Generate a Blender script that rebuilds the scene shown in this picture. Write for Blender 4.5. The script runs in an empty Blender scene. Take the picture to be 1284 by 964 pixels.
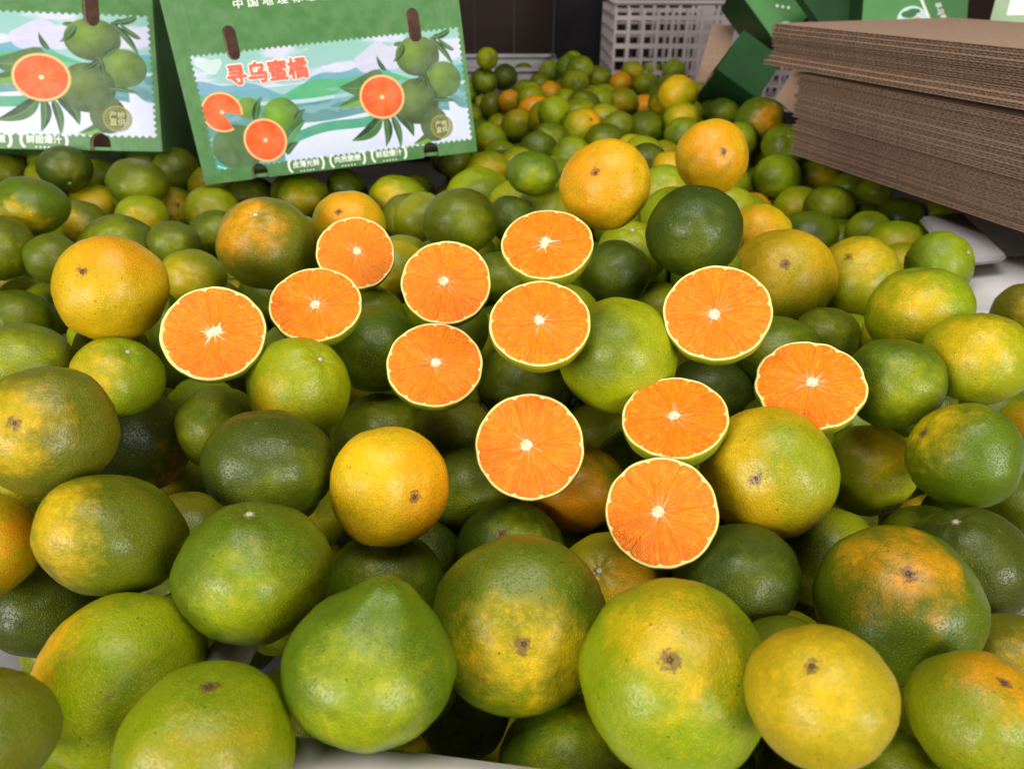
import bpy, bmesh, math, random
import numpy as np
from mathutils import Vector, Matrix, noise
from math import sin, cos, pi, radians

# ------------------------------------------------------------ camera, world, lamps, exposure
S = bpy.context.scene
COL = S.collection
HZ = 0.25                      # height of the heap's surface above the floor
CAMH = 0.235
cam_d = bpy.data.cameras.new('camera'); cam = bpy.data.objects.new('camera', cam_d); COL.objects.link(cam)
cam.location = (0, 0, HZ + CAMH); cam.rotation_euler = (radians(90 - 30.1), 0, 0)
cam_d.sensor_width = 36; cam_d.lens = 36 * 934 / 1284; cam_d.clip_start = 0.01; cam_d.clip_end = 60
cam_d.dof.use_dof = True; cam_d.dof.focus_distance = 0.42; cam_d.dof.aperture_fstop = 13
S.camera = cam
w = bpy.data.worlds.new('World'); S.world = w; w.use_nodes = True
bg = w.node_tree.nodes['Background']; bg.inputs[0].default_value = (1.0, 0.93, 0.84, 1); bg.inputs[1].default_value = 0.045
def lamp(name, loc, target, size, sy, power, col):
    d = bpy.data.lights.new(name, 'AREA'); d.shape = 'RECTANGLE'; d.size = size; d.size_y = sy; d.energy = power; d.color = col
    o = bpy.data.objects.new(name, d); COL.objects.link(o); o.location = loc
    o.rotation_euler = (Vector(target) - Vector(loc)).to_track_quat('-Z', 'Y').to_euler()
    return o
lamp('daylight_left', (-1.75, -1.55, HZ + 0.85), (0, .7, HZ), 1.1, 1.1, 80, (1, .955, .88))
lamp('daylight_right', (1.60, -1.65, HZ + 0.85), (0, .7, HZ), 1.1, 1.1, 74, (1, .955, .88))
lamp('fill_overhead', (0.0, 0.25, HZ + 1.9), (0.05, 1.25, HZ), 1.5, 1.0, 37, (1, .96, .90))  # added overhead fill lamp that brightens the far end of the heap
S.view_settings.view_transform = 'Standard'; S.view_settings.look = 'None'; S.view_settings.exposure = -0.2; S.view_settings.gamma = 1
S.cycles.use_denoising = True
try: S.cycles.max_bounces = 6; S.cycles.diffuse_bounces = 3; S.cycles.glossy_bounces = 3
except Exception: pass

FRUITS = [
(0.0625, 0.1914, -0.0057, 0.0354, 0.86, -0.24, -0.45, 0.86, 0.11, 0.22, 0.97, 'L', 'Y', 0.45, 'b', 240, 'huge green and yellow front mandarin with a brown star-shaped scar'),
(0.0035, 0.2289, -0.0183, 0.0373, 0.86, 0.04, -0.83, 0.56, 0.0, -0.22, 0.97, 'G', 'Y', 0.22, 'b', 212, 'large mid green mandarin left of the huge front mandarin with the star scar'),
(-0.0548, 0.1954, -0.0042, 0.0323, 0.85, 0.24, 0.31, 0.92, 0.14, -0.99, 0.07, 'G', 'L', 0.6, 'n', 202, 'pear-necked green mandarin resting on the pale crate rim'),
(-0.1105, 0.1676, -0.0147, 0.0297, 0.93, 0.14, 0.22, 0.97, 0.36, -0.78, 0.52, 'L', 'M', 0.5, 'b', 216, 'large lime green mandarin with a mustard blush down and left of the pear-necked mandarin'),
(-0.1647, 0.2099, -0.0303, 0.035, 0.92, -0.69, 0.06, 0.72, -0.14, -0.17, 0.98, 'L', 'O', 0.3, 'n', 219, 'large lime green mandarin up and right of the lower left corner'),
(-0.1818, 0.1632, 0.0012, 0.021, 0.96, 0.17, 0.63, 0.76, 0.49, -0.81, 0.31, 'V', 'G', 0.3, 'n', 173, 'large olive green mandarin above the lower left corner'),
(-0.1128, 0.2405, 0.0014, 0.0319, 0.88, 0.06, 0.16, 0.98, 0.37, -0.93, 0.06, 'G', 'L', 0.6, 's', 179, 'large mid green mandarin with a lime patch up and left of the pear-necked mandarin'),
(-0.185, 0.2636, 0.002, 0.0323, 0.81, 0.43, 0.55, 0.72, -0.53, -0.84, -0.07, 'G', 'Y', 0.5, 'n', 170, 'large mid green mandarin with a yellow blush right of the left edge of the photo'),
(-0.1267, 0.3173, 0.0037, 0.0331, 0.83, 0.1, 0.32, 0.94, 0.47, -0.86, -0.21, 'D', 'G', 0.4, 'n', 149, 'dark green mandarin with a greener patch left of the speckled yellow mandarin'),
(-0.2668, 0.2804, -0.0207, 0.0272, 0.96, 0.18, 0.45, 0.87, 0.9, -0.27, 0.34, 'Y', 'O', 0.4, 'n', 153, 'large golden yellow mandarin with an orange blush below the left edge of the photo'),
(-0.2223, 0.2973, 0.0366, 0.0301, 0.86, 0.03, -0.74, 0.67, 0.0, -0.05, 1.0, 'V', 'Y', 0.45, 'b', 167, 'large olive green mandarin with a yellow blush down and left of the big all-yellow mandarin'),
(-0.2596, 0.4239, -0.0538, 0.0366, 0.96, 0.71, 0.33, 0.62, 0.97, 0.01, 0.26, 'D', 'O', 0.25, 'n', 140, 'dark green mandarin down and left of the leftmost cut half'),
(-0.1308, 0.3969, 0.0038, 0.0304, 0.94, 0.59, -0.24, 0.78, -0.4, -0.9, -0.18, 'L', 'Y', 0.3, 's', 122, 'lime green mandarin below the lowest cut half of the left trio'),
(-0.0627, 0.3069, -0.0039, 0.0306, 0.86, 0.58, -0.74, 0.33, 0.45, 0.02, 0.89, 'Y', 'O', 0.5, 'b', 146, 'bright yellow mandarin with brown speckles left of the lone round cut half'),
(-0.0952, 0.4496, -0.0699, 0.0345, 0.87, 0.05, 0.28, 0.96, 0.42, -0.71, 0.57, 'G', 'L', 0.3, 'n', 112, 'mid green mandarin above the speckled yellow mandarin'),
(-0.1959, 0.4203, -0.0423, 0.0289, 0.93, 0.2, 0.32, 0.92, 0.07, -0.99, -0.15, 'G', 'L', 0.4, 'n', 107, 'mid green mandarin with a lime patch below the leftmost cut half'),
(-0.0689, 0.2932, -0.0607, 0.0311, 0.93, 0.05, 0.46, 0.89, 0.15, -0.94, 0.31, 'G', 'L', 0.3, 'n', 142, 'mid green mandarin above the pear-necked mandarin'),
(-0.0005, 0.3247, -0.0666, 0.0309, 0.86, -0.2, -0.38, 0.9, 0.48, 0.01, 0.87, 'D', 'L', 0.25, 'b', 135, 'dark green mandarin below the lone round cut half at the centre'),
(0.055, 0.2965, -0.0663, 0.0312, 0.86, -0.36, -0.36, 0.86, 0.57, -0.45, 0.69, 'M', 'O', 0.3, 's', 143, 'mustard yellow mandarin up and left of the huge front mandarin with the star scar'),
(0.1135, 0.2793, -0.0407, 0.031, 0.81, -0.26, 0.54, 0.8, 0.04, -1.0, 0.07, 'D', 'G', 0.4, 'n', 143, 'dark green mandarin with a greener patch down and right of the lowest cut half'),
(0.1811, 0.2503, -0.0288, 0.0359, 0.86, -0.24, -0.3, 0.92, -0.04, 0.21, 0.98, 'G', 'O', 0.35, 'b', 199, 'large mid green mandarin with an orange blush up and left of the lower right corner'),
(0.243, 0.2962, -0.0481, 0.0303, 0.94, -0.4, 0.14, 0.9, -0.44, -0.61, 0.66, 'D', 'G', 0.3, 's', 151, 'large dark green mandarin down and left of the right edge of the photo'),
(0.1008, 0.1601, 0.0248, 0.0227, 0.86, -0.37, -0.17, 0.91, -0.17, -0.09, 0.98, 'M', 'Y', 0.4, 'b', 180, 'large mustard yellow mandarin with a yellow blush left of the lower right corner'),
(0.1833, 0.1884, -0.0254, 0.0244, 0.96, 0.08, -0.1, 0.99, 0.18, 0.14, 0.97, 'L', 'O', 0.4, 'b', 172, 'large lime green mandarin with an orange blush up and left of the lower right corner'),
(0.2396, 0.2422, -0.0599, 0.0228, 0.96, -0.17, 0.57, 0.81, 0.01, -0.96, 0.27, 'V', 'Y', 0.3, 'n', 131, 'olive green mandarin above the lower right corner'),
(0.1663, 0.1874, -0.0764, 0.0257, 0.96, -0.13, 0.67, 0.73, -0.32, -0.75, 0.58, 'G', 'L', 0.3, 'n', 167, 'large mid green mandarin left of the lower right corner'),
(0.0266, 0.1994, -0.0729, 0.0319, 0.87, -0.02, 0.63, 0.78, 0.14, -0.86, 0.49, 'G', 'L', 0.4, 'n', 181, 'large mid green mandarin with a lime patch right of the pale crate rim'),
(0.1394, 0.3269, -0.0097, 0.0349, 0.86, -0.5, -0.75, 0.43, 0.86, 0.2, 0.48, 'Y', 'L', 0.75, 'b', 164, 'large golden yellow mandarin with a lime patch down and left of the rightmost cut half'),
(0.2342, 0.3962, -0.0596, 0.0298, 0.96, 0.14, -0.87, -0.47, -0.06, 0.99, -0.1, 'L', 'Y', 0.4, 's', 119, 'lime green mandarin with a yellow blush down and right of the rightmost cut half'),
(0.2548, 0.3433, -0.0097, 0.0291, 0.94, -0.89, 0.17, 0.43, 0.23, -0.12, 0.97, 'G', 'Y', 0.3, 'b', 136, 'mid green mandarin left of the right edge of the photo'),
(0.2332, 0.394, 0.0078, 0.0284, 0.94, -0.14, 0.23, 0.96, -0.15, -0.98, 0.1, 'G', 'L', 0.45, 'n', 120, 'mid green mandarin with a lime patch right of the rightmost cut half'),
(0.2894, 0.4093, 0.0167, 0.0305, 0.91, 0.04, 0.17, 0.98, -0.51, -0.62, 0.6, 'L', 'Y', 0.5, 'n', 128, 'lime green mandarin with a yellow blush below the white tray'),
(0.2821, 0.4723, 0.0194, 0.0336, 0.89, -0.29, 0.29, 0.91, -0.52, -0.72, 0.46, 'L', 'Y', 0.5, 'n', 123, 'lime green mandarin with a yellow blush left of the white tray'),
(0.3981, 0.6572, -0.017, 0.0303, 0.91, 0.48, -0.59, 0.65, -0.95, 0.28, 0.12, 'L', 'G', 0.4, 's', 84, 'lime green mandarin with a greener patch left of the white tray'),
(0.4922, 0.7342, -0.0681, 0.0304, 0.88, -0.16, 0.12, 0.98, -0.48, -0.82, 0.31, 'G', 'L', 0.3, 'n', 74, 'mid green mandarin left of the white tray'),
(0.4402, 0.5786, -0.0321, 0.0281, 0.96, -0.18, 0.16, 0.97, -0.25, -0.92, 0.3, 'V', 'Y', 0.3, 'n', 92, 'olive green mandarin down and right of the white tray'),
(0.2899, 0.5905, -0.0021, 0.0339, 0.86, -0.52, -0.4, 0.75, 0.33, 0.1, 0.94, 'L', 'Y', 0.55, 'b', 99, 'lime green mandarin with a yellow blush up and right of the rightmost cut half'),
(0.2226, 0.5731, 0.0042, 0.0398, 0.86, -0.28, -0.73, 0.62, 0.29, -0.88, 0.37, 'Y', 'L', 0.5, 'b', 119, 'golden yellow mandarin with a lime patch down and right of the big dark green mandarin'),
(0.2558, 0.7429, -0.015, 0.0301, 0.96, 0.19, -0.09, 0.98, -0.41, -0.71, 0.57, 'Y', 'O', 0.5, 'n', 76, 'golden yellow mandarin with an orange blush right of the big dark green mandarin'),
(0.1261, 0.5002, 0.0678, 0.0318, 0.92, -0.07, 0.01, 1.0, -0.22, -0.98, 0.01, 'D', 'G', 0.5, 'n', 113, 'big dark green mandarin sitting high above the largest right cut half'),
(0.1773, 0.6712, 0.0777, 0.0316, 0.86, 0.09, -0.91, 0.4, -0.32, 0.13, 0.94, 'Y', 'O', 0.7, 'b', 88, 'smooth orange mandarin perched high on the heap nearest the cardboard stack'),
(0.0671, 0.5352, 0.0904, 0.0314, 0.86, -0.36, -0.78, 0.52, -0.16, 0.02, 0.99, 'Y', 'O', 0.7, 'b', 109, 'big orange mandarin sitting high beyond the topmost cut half'),
(0.0944, 0.6375, -0.0179, 0.0309, 0.93, -0.04, 0.06, 1.0, -0.4, -0.78, 0.48, 'D', 'G', 0.4, 'n', 83, 'dark green mandarin with a greener patch down and right of the topmost cut half'),
(0.117, 0.6934, -0.0209, 0.0331, 0.93, -0.1, -0.35, 0.93, 0.4, -0.91, 0.09, 'L', 'G', 0.4, 's', 83, 'lime green mandarin with a greener patch left of the big dark green mandarin'),
(0.0626, 0.3891, 0.0291, 0.0335, 0.96, 0.06, 0.17, 0.98, -0.64, -0.61, 0.48, 'L', 'G', 0.6, 'n', 141, 'lime green mandarin with a greener patch down and right of the topmost cut half'),
(0.0063, 0.5101, -0.0607, 0.0341, 0.83, -0.0, 0.21, 0.98, -0.01, -0.81, 0.58, 'G', 'L', 0.4, 'n', 99, 'mid green mandarin with a lime patch above the lone round cut half at the centre'),
(-0.0467, 0.654, 0.0253, 0.0326, 0.89, 0.02, -0.01, 1.0, 0.46, -0.88, 0.09, 'G', 'L', 0.4, 'n', 87, 'mid green mandarin with a lime patch above the cut half of the upper middle'),
(-0.0423, 0.9344, -0.0305, 0.0407, 0.8, 0.01, -0.04, 1.0, 0.34, -0.89, 0.3, 'L', 'G', 0.4, 'n', 73, 'lime green mandarin with a greener patch below the right end of the tilted carton'),
(-0.0102, 0.7464, -0.0664, 0.0347, 0.8, 0.0, 0.07, 1.0, 0.01, -0.95, 0.31, 'G', 'L', 0.3, 'n', 73, 'mid green mandarin up and left of the cut half under the topmost one'),
(-0.0986, 0.4763, -0.0113, 0.0335, 0.85, 0.06, 0.16, 0.98, 0.37, -0.93, 0.01, 'G', 'L', 0.3, 'n', 109, 'mid green mandarin left of the cut half with the white star core'),
(0.0415, 0.8203, -0.028, 0.0418, 0.94, -0.02, -0.01, 1.0, -0.54, -0.8, 0.27, 'L', 'V', 0.4, 'n', 91, 'half-hidden lime green mandarin with an olive patch above the topmost cut half'),
(-0.1981, 0.5765, 0.0317, 0.0373, 0.89, 0.04, -0.5, 0.87, -0.29, -0.16, 0.94, 'V', 'O', 0.5, 's', 113, 'olive mandarin with an orange shoulder under the tilted carton'),
(-0.1417, 0.6301, 0.0287, 0.0312, 0.86, -0.12, -0.7, 0.7, 0.3, 0.06, 0.95, 'Y', 'O', 0.8, 'b', 90, 'golden yellow mandarin with an orange blush above the rearmost cut half of the left trio'),
(-0.2569, 0.4443, 0.0484, 0.0334, 0.91, -0.07, -0.73, 0.68, 0.42, 0.58, 0.7, 'Y', 'O', 0.5, 'b', 133, 'largest all-yellow mandarin at the left with two small brown scars'),
(-0.3935, 0.7127, -0.0281, 0.0396, 0.86, 0.17, -0.67, 0.73, -0.07, 0.05, 1.0, 'G', 'L', 0.4, 's', 102, 'mid green mandarin with a lime patch above the big all-yellow mandarin'),
(-0.4825, 0.7352, 0.0156, 0.0332, 0.8, 0.17, 0.02, 0.99, 0.11, -0.97, -0.24, 'G', 'Y', 0.35, 'n', 83, 'mid green mandarin with a yellow blush down and left of the left carton'),
(-0.486, 0.6739, -0.0058, 0.0311, 0.96, 0.18, 0.08, 0.98, 0.77, -0.64, -0.0, 'G', 'L', 0.4, 'n', 91, 'mid green mandarin with a lime patch above the left edge of the photo'),
(-0.4299, 0.662, -0.0128, 0.0235, 0.96, 0.16, 0.08, 0.98, 0.48, -0.82, 0.31, 'G', 'V', 0.3, 'n', 68, 'mid green mandarin up and left of the big all-yellow mandarin'),
(-0.5327, 0.9021, -0.0563, 0.031, 0.85, 0.42, 0.15, 0.9, -0.29, -0.96, 0.02, 'V', 'Y', 0.45, 'n', 63, 'olive green mandarin with a yellow blush up and left of the big all-yellow mandarin'),
(-0.5776, 1.0146, -0.0674, 0.0326, 0.8, 0.21, -0.11, 0.97, 0.32, -0.65, 0.69, 'L', 'Y', 0.5, 'n', 57, 'small lime green mandarin with a yellow blush below the left carton'),
(-0.4806, 0.9556, -0.0211, 0.0361, 0.8, 0.14, -0.03, 0.99, 0.59, -0.8, 0.11, 'G', 'L', 0.3, 'n', 65, 'mid green mandarin down and right of the left carton'),
(-0.4598, 0.9058, -0.0478, 0.03, 0.81, 0.14, 0.01, 0.99, 0.42, -0.9, 0.12, 'L', 'Y', 0.4, 'n', 58, 'small lime green mandarin with a yellow blush up and right of the big all-yellow mandarin'),
(-0.5897, 0.9934, -0.0123, 0.0316, 0.8, 0.44, -0.72, -0.54, 0.21, 0.68, 0.71, 'D', 'V', 0.3, 's', 59, 'small dark green mandarin down and left of the left carton'),
(-0.711, 1.0506, -0.0313, 0.03, 0.86, 0.17, -0.02, 0.99, 0.53, -0.84, 0.12, 'V', 'L', 0.4, 'n', 55, 'small olive green mandarin with a lime patch left of the left carton'),
(-0.4751, 1.0642, -0.0308, 0.0298, 0.96, 0.12, -0.05, 0.99, 0.31, -0.75, 0.58, 'V', 'D', 0.3, 'n', 55, 'small olive green mandarin left of the lower corner of the tilted carton'),
(-0.4575, 0.9893, -0.068, 0.0313, 0.86, 0.56, -0.65, 0.51, 0.1, 0.02, 0.99, 'V', 'Y', 0.4, 'b', 57, 'small olive green mandarin with a yellow blush up and right of the big all-yellow mandarin'),
(-0.3731, 0.9103, -0.0427, 0.0321, 0.94, 0.11, -0.0, 0.99, 0.35, -0.93, -0.09, 'L', 'Y', 0.4, 'n', 66, 'lime green mandarin with a yellow blush below the lower corner of the tilted carton'),
(-0.3523, 0.8548, -0.0542, 0.0301, 0.89, 0.11, 0.03, 0.99, 0.42, -0.85, 0.31, 'G', 'L', 0.4, 'n', 62, 'mid green mandarin with a lime patch left of the orange-shouldered mandarin'),
(-0.3334, 0.7071, -0.0129, 0.0242, 0.85, 0.13, 0.05, 0.99, 0.39, -0.92, 0.01, 'G', 'L', 0.4, 'n', 60, 'mid green mandarin with a lime patch up and right of the big all-yellow mandarin'),
(-0.2903, 0.6372, -0.0206, 0.0275, 0.84, 0.28, 0.22, 0.93, -0.05, -0.99, 0.14, 'L', 'Y', 0.5, 'n', 72, 'lime green mandarin with a yellow blush above the leftmost cut half'),
(-0.2979, 0.6705, -0.0685, 0.0346, 0.91, 0.12, 0.13, 0.98, 0.34, -0.89, 0.31, 'D', 'G', 0.3, 'n', 88, 'half-hidden dark green mandarin above the leftmost cut half'),
(-0.5008, 0.7103, -0.0763, 0.0263, 0.89, 0.17, 0.14, 0.98, 0.8, -0.53, 0.29, 'L', 'G', 0.4, 'n', 66, 'half-hidden lime green mandarin with a greener patch left of the big all-yellow mandarin'),
(-0.4543, 0.6804, -0.0706, 0.0292, 0.91, 0.16, 0.15, 0.98, 0.78, -0.55, 0.29, 'L', 'G', 0.4, 'n', 76, 'lime green mandarin with a greener patch left of the big all-yellow mandarin'),
(-0.4553, 0.6238, -0.0566, 0.0285, 0.92, 0.17, 0.17, 0.97, 0.65, -0.65, 0.4, 'G', 'L', 0.4, 'n', 81, 'mid green mandarin with a lime patch left of the big all-yellow mandarin'),
(-0.3135, 0.4191, 0.0039, 0.0299, 0.91, 0.17, 0.23, 0.96, 0.28, -0.83, 0.49, 'G', 'L', 0.4, 'n', 122, 'mid green mandarin with a lime patch down and left of the big all-yellow mandarin'),
(-0.2474, 0.4072, 0.0048, 0.0268, 0.82, 0.53, -0.07, 0.84, -0.52, -0.69, 0.51, 'L', 'Y', 0.5, 's', 104, 'lime green mandarin with a yellow blush below the big all-yellow mandarin'),
(-0.2782, 0.5555, -0.0583, 0.0308, 0.94, 0.13, 0.19, 0.97, 0.37, -0.88, 0.31, 'G', 'D', 0.3, 'n', 93, 'mid green mandarin down and left of the leftmost cut half'),
(-0.2521, 0.7152, -0.0757, 0.0318, 0.96, 0.1, 0.11, 0.99, 0.55, -0.78, 0.3, 'G', 'L', 0.3, 'n', 77, 'mid green mandarin left of the lowest cut half of the left trio'),
(-0.2812, 0.9983, -0.0497, 0.0344, 0.8, 0.08, -0.03, 1.0, 0.34, -0.93, 0.11, 'L', 'Y', 0.4, 'n', 58, 'small lime green mandarin with a yellow blush up and right of the orange-shouldered mandarin'),
(-0.3691, 1.0541, -0.0681, 0.0338, 0.8, 0.1, -0.02, 0.99, 0.29, -0.9, 0.31, 'D', 'V', 0.3, 'n', 54, 'small dark green mandarin above the orange-shouldered mandarin'),
(-0.1455, 0.9404, -0.0373, 0.0359, 0.8, 0.05, -0.03, 1.0, -0.18, -0.86, 0.48, 'L', 'Y', 0.3, 'n', 64, 'lime green mandarin up and right of the rearmost cut half of the left trio'),
(-0.1258, 0.8836, -0.0424, 0.0314, 0.88, 0.04, -0.01, 1.0, 0.22, -0.89, 0.4, 'V', 'Y', 0.3, 'n', 62, 'olive green mandarin up and right of the rearmost cut half of the left trio'),
(-0.1014, 0.8255, -0.0279, 0.0321, 0.92, 0.04, -0.01, 1.0, 0.49, -0.82, 0.29, 'L', 'G', 0.5, 'n', 69, 'lime green mandarin with a greener patch above the cut half of the upper middle'),
(0.0222, 0.8048, 0.0304, 0.0277, 0.8, -0.01, -0.07, 1.0, 0.07, -1.0, 0.01, 'G', 'L', 0.4, 'n', 58, 'small mid green mandarin with a lime patch above the topmost cut half'),
(0.0039, 0.8939, -0.0272, 0.0301, 0.8, -0.0, -0.03, 1.0, 0.5, -0.82, 0.27, 'L', 'G', 0.4, 'n', 55, 'small lime green mandarin with a greener patch up and left of the topmost cut half'),
(-0.0017, 0.7782, -0.011, 0.0242, 0.96, 0.0, -0.01, 1.0, 0.3, -0.91, 0.3, 'D', 'G', 0.3, 'n', 56, 'small dark green mandarin up and left of the topmost cut half'),
(-0.0335, 1.0504, -0.0317, 0.0324, 0.89, 0.01, -0.07, 1.0, 0.33, -0.9, 0.3, 'L', 'Y', 0.4, 'n', 55, 'small lime green mandarin with a yellow blush below the right end of the tilted carton'),
(0.2821, 1.3427, 0.0257, 0.0324, 0.92, -0.06, -0.16, 0.99, 0.67, -0.71, 0.19, 'Y', 'L', 0.4, 'n', 48, 'large yellow mandarin standing out far back below the white lattice crate'),
(0.282, 1.2909, -0.0037, 0.0292, 0.91, -0.07, -0.13, 0.99, -0.07, -0.87, 0.49, 'L', 'Y', 0.5, 'n', 44, 'small lime green mandarin with a yellow blush below the large yellow mandarin far back'),
(0.2255, 1.3159, -0.0253, 0.0328, 0.84, -0.05, -0.12, 0.99, 0.05, -0.95, 0.31, 'G', 'L', 0.3, 'n', 46, 'small mid green mandarin down and left of the large yellow mandarin far back'),
(0.2757, 1.2365, -0.0198, 0.0301, 0.92, -0.07, -0.11, 0.99, -0.48, -0.83, 0.3, 'L', 'G', 0.4, 'n', 46, 'small lime green mandarin with a greener patch below the large yellow mandarin far back'),
(0.2206, 1.5863, -0.0266, 0.0329, 0.8, -0.04, -0.15, 0.99, -0.12, -0.94, 0.31, 'L', 'Y', 0.3, 'n', 38, 'small lime green mandarin left of the large yellow mandarin far back'),
(0.2565, 1.8804, -0.0333, 0.0271, 0.92, -0.04, -0.17, 0.98, -0.12, -0.94, 0.31, 'O', 'Y', 0.3, 'n', 28, 'small orange mandarin left of the large yellow mandarin far back'),
(0.2711, 1.6047, -0.0387, 0.0275, 0.86, -0.05, -0.14, 0.99, 0.36, -0.9, -0.25, 'O', 'L', 0.3, 'n', 32, 'small orange mandarin down and left of the white lattice crate'),
(0.1116, 1.2274, -0.009, 0.032, 0.96, 0.38, -0.66, 0.64, -0.05, 0.11, 0.99, 'L', 'O', 0.4, 'b', 52, 'small lime green mandarin with an orange blush up and left of the big orange mandarin'),
(0.142, 1.1757, -0.0166, 0.0312, 0.85, -0.04, -0.1, 0.99, -0.11, -0.99, 0.01, 'G', 'L', 0.3, 'n', 48, 'small mid green mandarin above the big orange mandarin'),
(0.0127, 1.3672, -0.0302, 0.0304, 0.96, -0.0, -0.13, 0.99, -0.0, -0.46, 0.89, 'L', 'Y', 0.4, 'n', 44, 'small lime green mandarin with a yellow blush up and left of the big orange mandarin'),
(0.0843, 1.7402, -0.0335, 0.0262, 0.92, -0.01, -0.16, 0.99, -0.04, -0.98, -0.2, 'O', 'L', 0.3, 'n', 29, 'small orange mandarin up and right of the right end of the tilted carton'),
(-0.0033, 1.6367, -0.0347, 0.0251, 0.96, 0.0, -0.15, 0.99, 0.0, -0.98, -0.2, 'O', 'L', 0.4, 'n', 31, 'small orange mandarin with a lime patch up and left of the big orange mandarin'),
(-0.057, 1.8616, 0.0228, 0.0246, 0.93, 0.01, -0.2, 0.98, 0.52, -0.81, 0.27, 'L', 'G', 0.4, 'n', 27, 'small lime green mandarin with a greener patch above the right end of the tilted carton'),
(0.0927, 1.939, -0.0163, 0.0278, 0.93, -0.01, -0.19, 0.98, -0.04, -0.95, 0.31, 'L', 'G', 0.4, 'n', 29, 'small lime green mandarin with a greener patch up and left of the big orange mandarin'),
(0.0281, 2.0133, -0.0297, 0.027, 0.96, -0.0, -0.19, 0.98, -0.01, -0.95, 0.31, 'G', 'L', 0.4, 'n', 28, 'small mid green mandarin with a lime patch up and left of the big orange mandarin'),
(-0.0178, 1.9793, -0.0318, 0.031, 0.93, 0.0, -0.18, 0.98, 0.01, -0.95, 0.31, 'D', 'G', 0.4, 'n', 31, 'small dark green mandarin with a greener patch up and left of the big orange mandarin'),
(-0.0659, 1.8803, -0.0279, 0.0308, 0.96, 0.01, -0.18, 0.98, 0.23, -0.92, 0.31, 'G', 'L', 0.4, 'n', 34, 'small mid green mandarin with a lime patch above the right end of the tilted carton'),
(0.1358, 1.6912, -0.0079, 0.0277, 0.94, -0.02, -0.17, 0.98, 0.33, -0.9, 0.29, 'L', 'G', 0.4, 'n', 33, 'small lime green mandarin with a greener patch above the big orange mandarin'),
(0.2115, 1.9591, -0.0323, 0.0321, 0.87, -0.03, -0.18, 0.98, 0.21, -0.93, 0.3, 'G', 'L', 0.4, 'n', 31, 'small mid green mandarin with a lime patch left of the large yellow mandarin far back'),
(0.3695, 2.1505, -0.0328, 0.0309, 0.92, -0.05, -0.19, 0.98, 0.15, -0.94, 0.3, 'G', 'L', 0.4, 'n', 29, 'small mid green mandarin with a lime patch down and left of the white lattice crate'),
(0.4247, 2.1027, -0.0336, 0.0298, 0.92, -0.06, -0.18, 0.98, 0.13, -0.95, 0.3, 'L', 'G', 0.4, 'n', 28, 'small lime green mandarin with a greener patch above the large yellow mandarin far back'),
(0.3035, 1.8003, -0.0235, 0.0293, 0.82, -0.05, -0.17, 0.98, 0.15, -0.94, 0.3, 'L', 'G', 0.4, 'n', 31, 'small lime green mandarin with a greener patch left of the large yellow mandarin far back'),
(0.368, 1.1567, 0.0199, 0.0348, 0.84, -0.09, -0.12, 0.99, 0.15, -0.91, 0.38, 'G', 'O', 0.3, 'n', 57, 'small mid green mandarin below the dark green carton'),
(0.4254, 1.6655, -0.0231, 0.0271, 0.96, -0.08, -0.15, 0.99, -0.23, -0.97, 0.01, 'G', 'L', 0.4, 'n', 34, 'small mid green mandarin with a lime patch right of the large yellow mandarin far back'),
(0.4714, 1.6332, -0.0283, 0.0294, 0.93, -0.09, -0.15, 0.99, -0.21, -0.78, 0.58, 'Y', 'L', 0.4, 'n', 36, 'small golden yellow mandarin with a lime patch down and left of the dark green carton'),
(0.3999, 1.487, -0.0319, 0.0322, 0.85, -0.08, -0.13, 0.99, 0.07, -0.95, 0.3, 'G', 'L', 0.4, 'n', 41, 'small mid green mandarin with a lime patch above the orange mandarin nearest the cardboard'),
(0.3942, 1.1075, -0.0075, 0.0307, 0.86, -0.09, -0.73, 0.67, -0.7, -0.33, 0.63, 'L', 'G', 0.4, 's', 53, 'small lime green mandarin with a greener patch right of the orange mandarin nearest the cardboard'),
(0.3742, 1.0608, -0.0407, 0.0326, 0.89, -0.1, -0.05, 0.99, -0.73, -0.63, 0.27, 'L', 'G', 0.5, 'n', 57, 'small lime green mandarin with a greener patch left of the cardboard stack'),
(0.4555, 1.1273, -0.0529, 0.0357, 0.8, -0.11, -0.05, 0.99, -0.15, -0.98, -0.1, 'L', 'Y', 0.4, 'n', 56, 'small lime green mandarin with a yellow blush left of the cardboard stack'),
(0.4886, 1.0809, -0.0618, 0.0259, 0.89, -0.12, -0.02, 0.99, 0.15, -0.95, 0.27, 'L', 'G', 0.4, 'n', 45, 'small lime green mandarin with a greener patch down and left of the cardboard stack'),
(0.5073, 1.0357, -0.0549, 0.0234, 0.96, -0.13, -0.02, 0.99, 0.12, -0.96, 0.27, 'L', 'G', 0.4, 'n', 45, 'small lime green mandarin with a greener patch down and right of the cardboard stack'),
(0.4139, 0.9562, -0.0524, 0.0315, 0.88, -0.12, -0.0, 0.99, -0.22, -0.84, 0.49, 'G', 'L', 0.5, 'n', 60, 'mid green mandarin with a lime patch down and left of the cardboard stack'),
(0.4257, 0.8634, -0.0531, 0.025, 0.86, -0.13, 0.03, 0.99, -0.27, -0.61, 0.75, 'L', 'G', 0.3, 'n', 51, 'small lime green mandarin below the cardboard stack'),
(0.5033, 0.946, -0.0617, 0.0289, 0.8, -0.14, 0.02, 0.99, -0.41, -0.86, 0.31, 'G', 'D', 0.4, 'n', 53, 'small mid green mandarin with a dark patch down and right of the cardboard stack'),
(0.564, 0.9805, -0.0704, 0.0255, 0.88, -0.15, 0.02, 0.99, -0.15, -0.94, 0.3, 'L', 'G', 0.4, 'n', 48, 'small lime green mandarin with a greener patch up and left of the white tray'),
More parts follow.
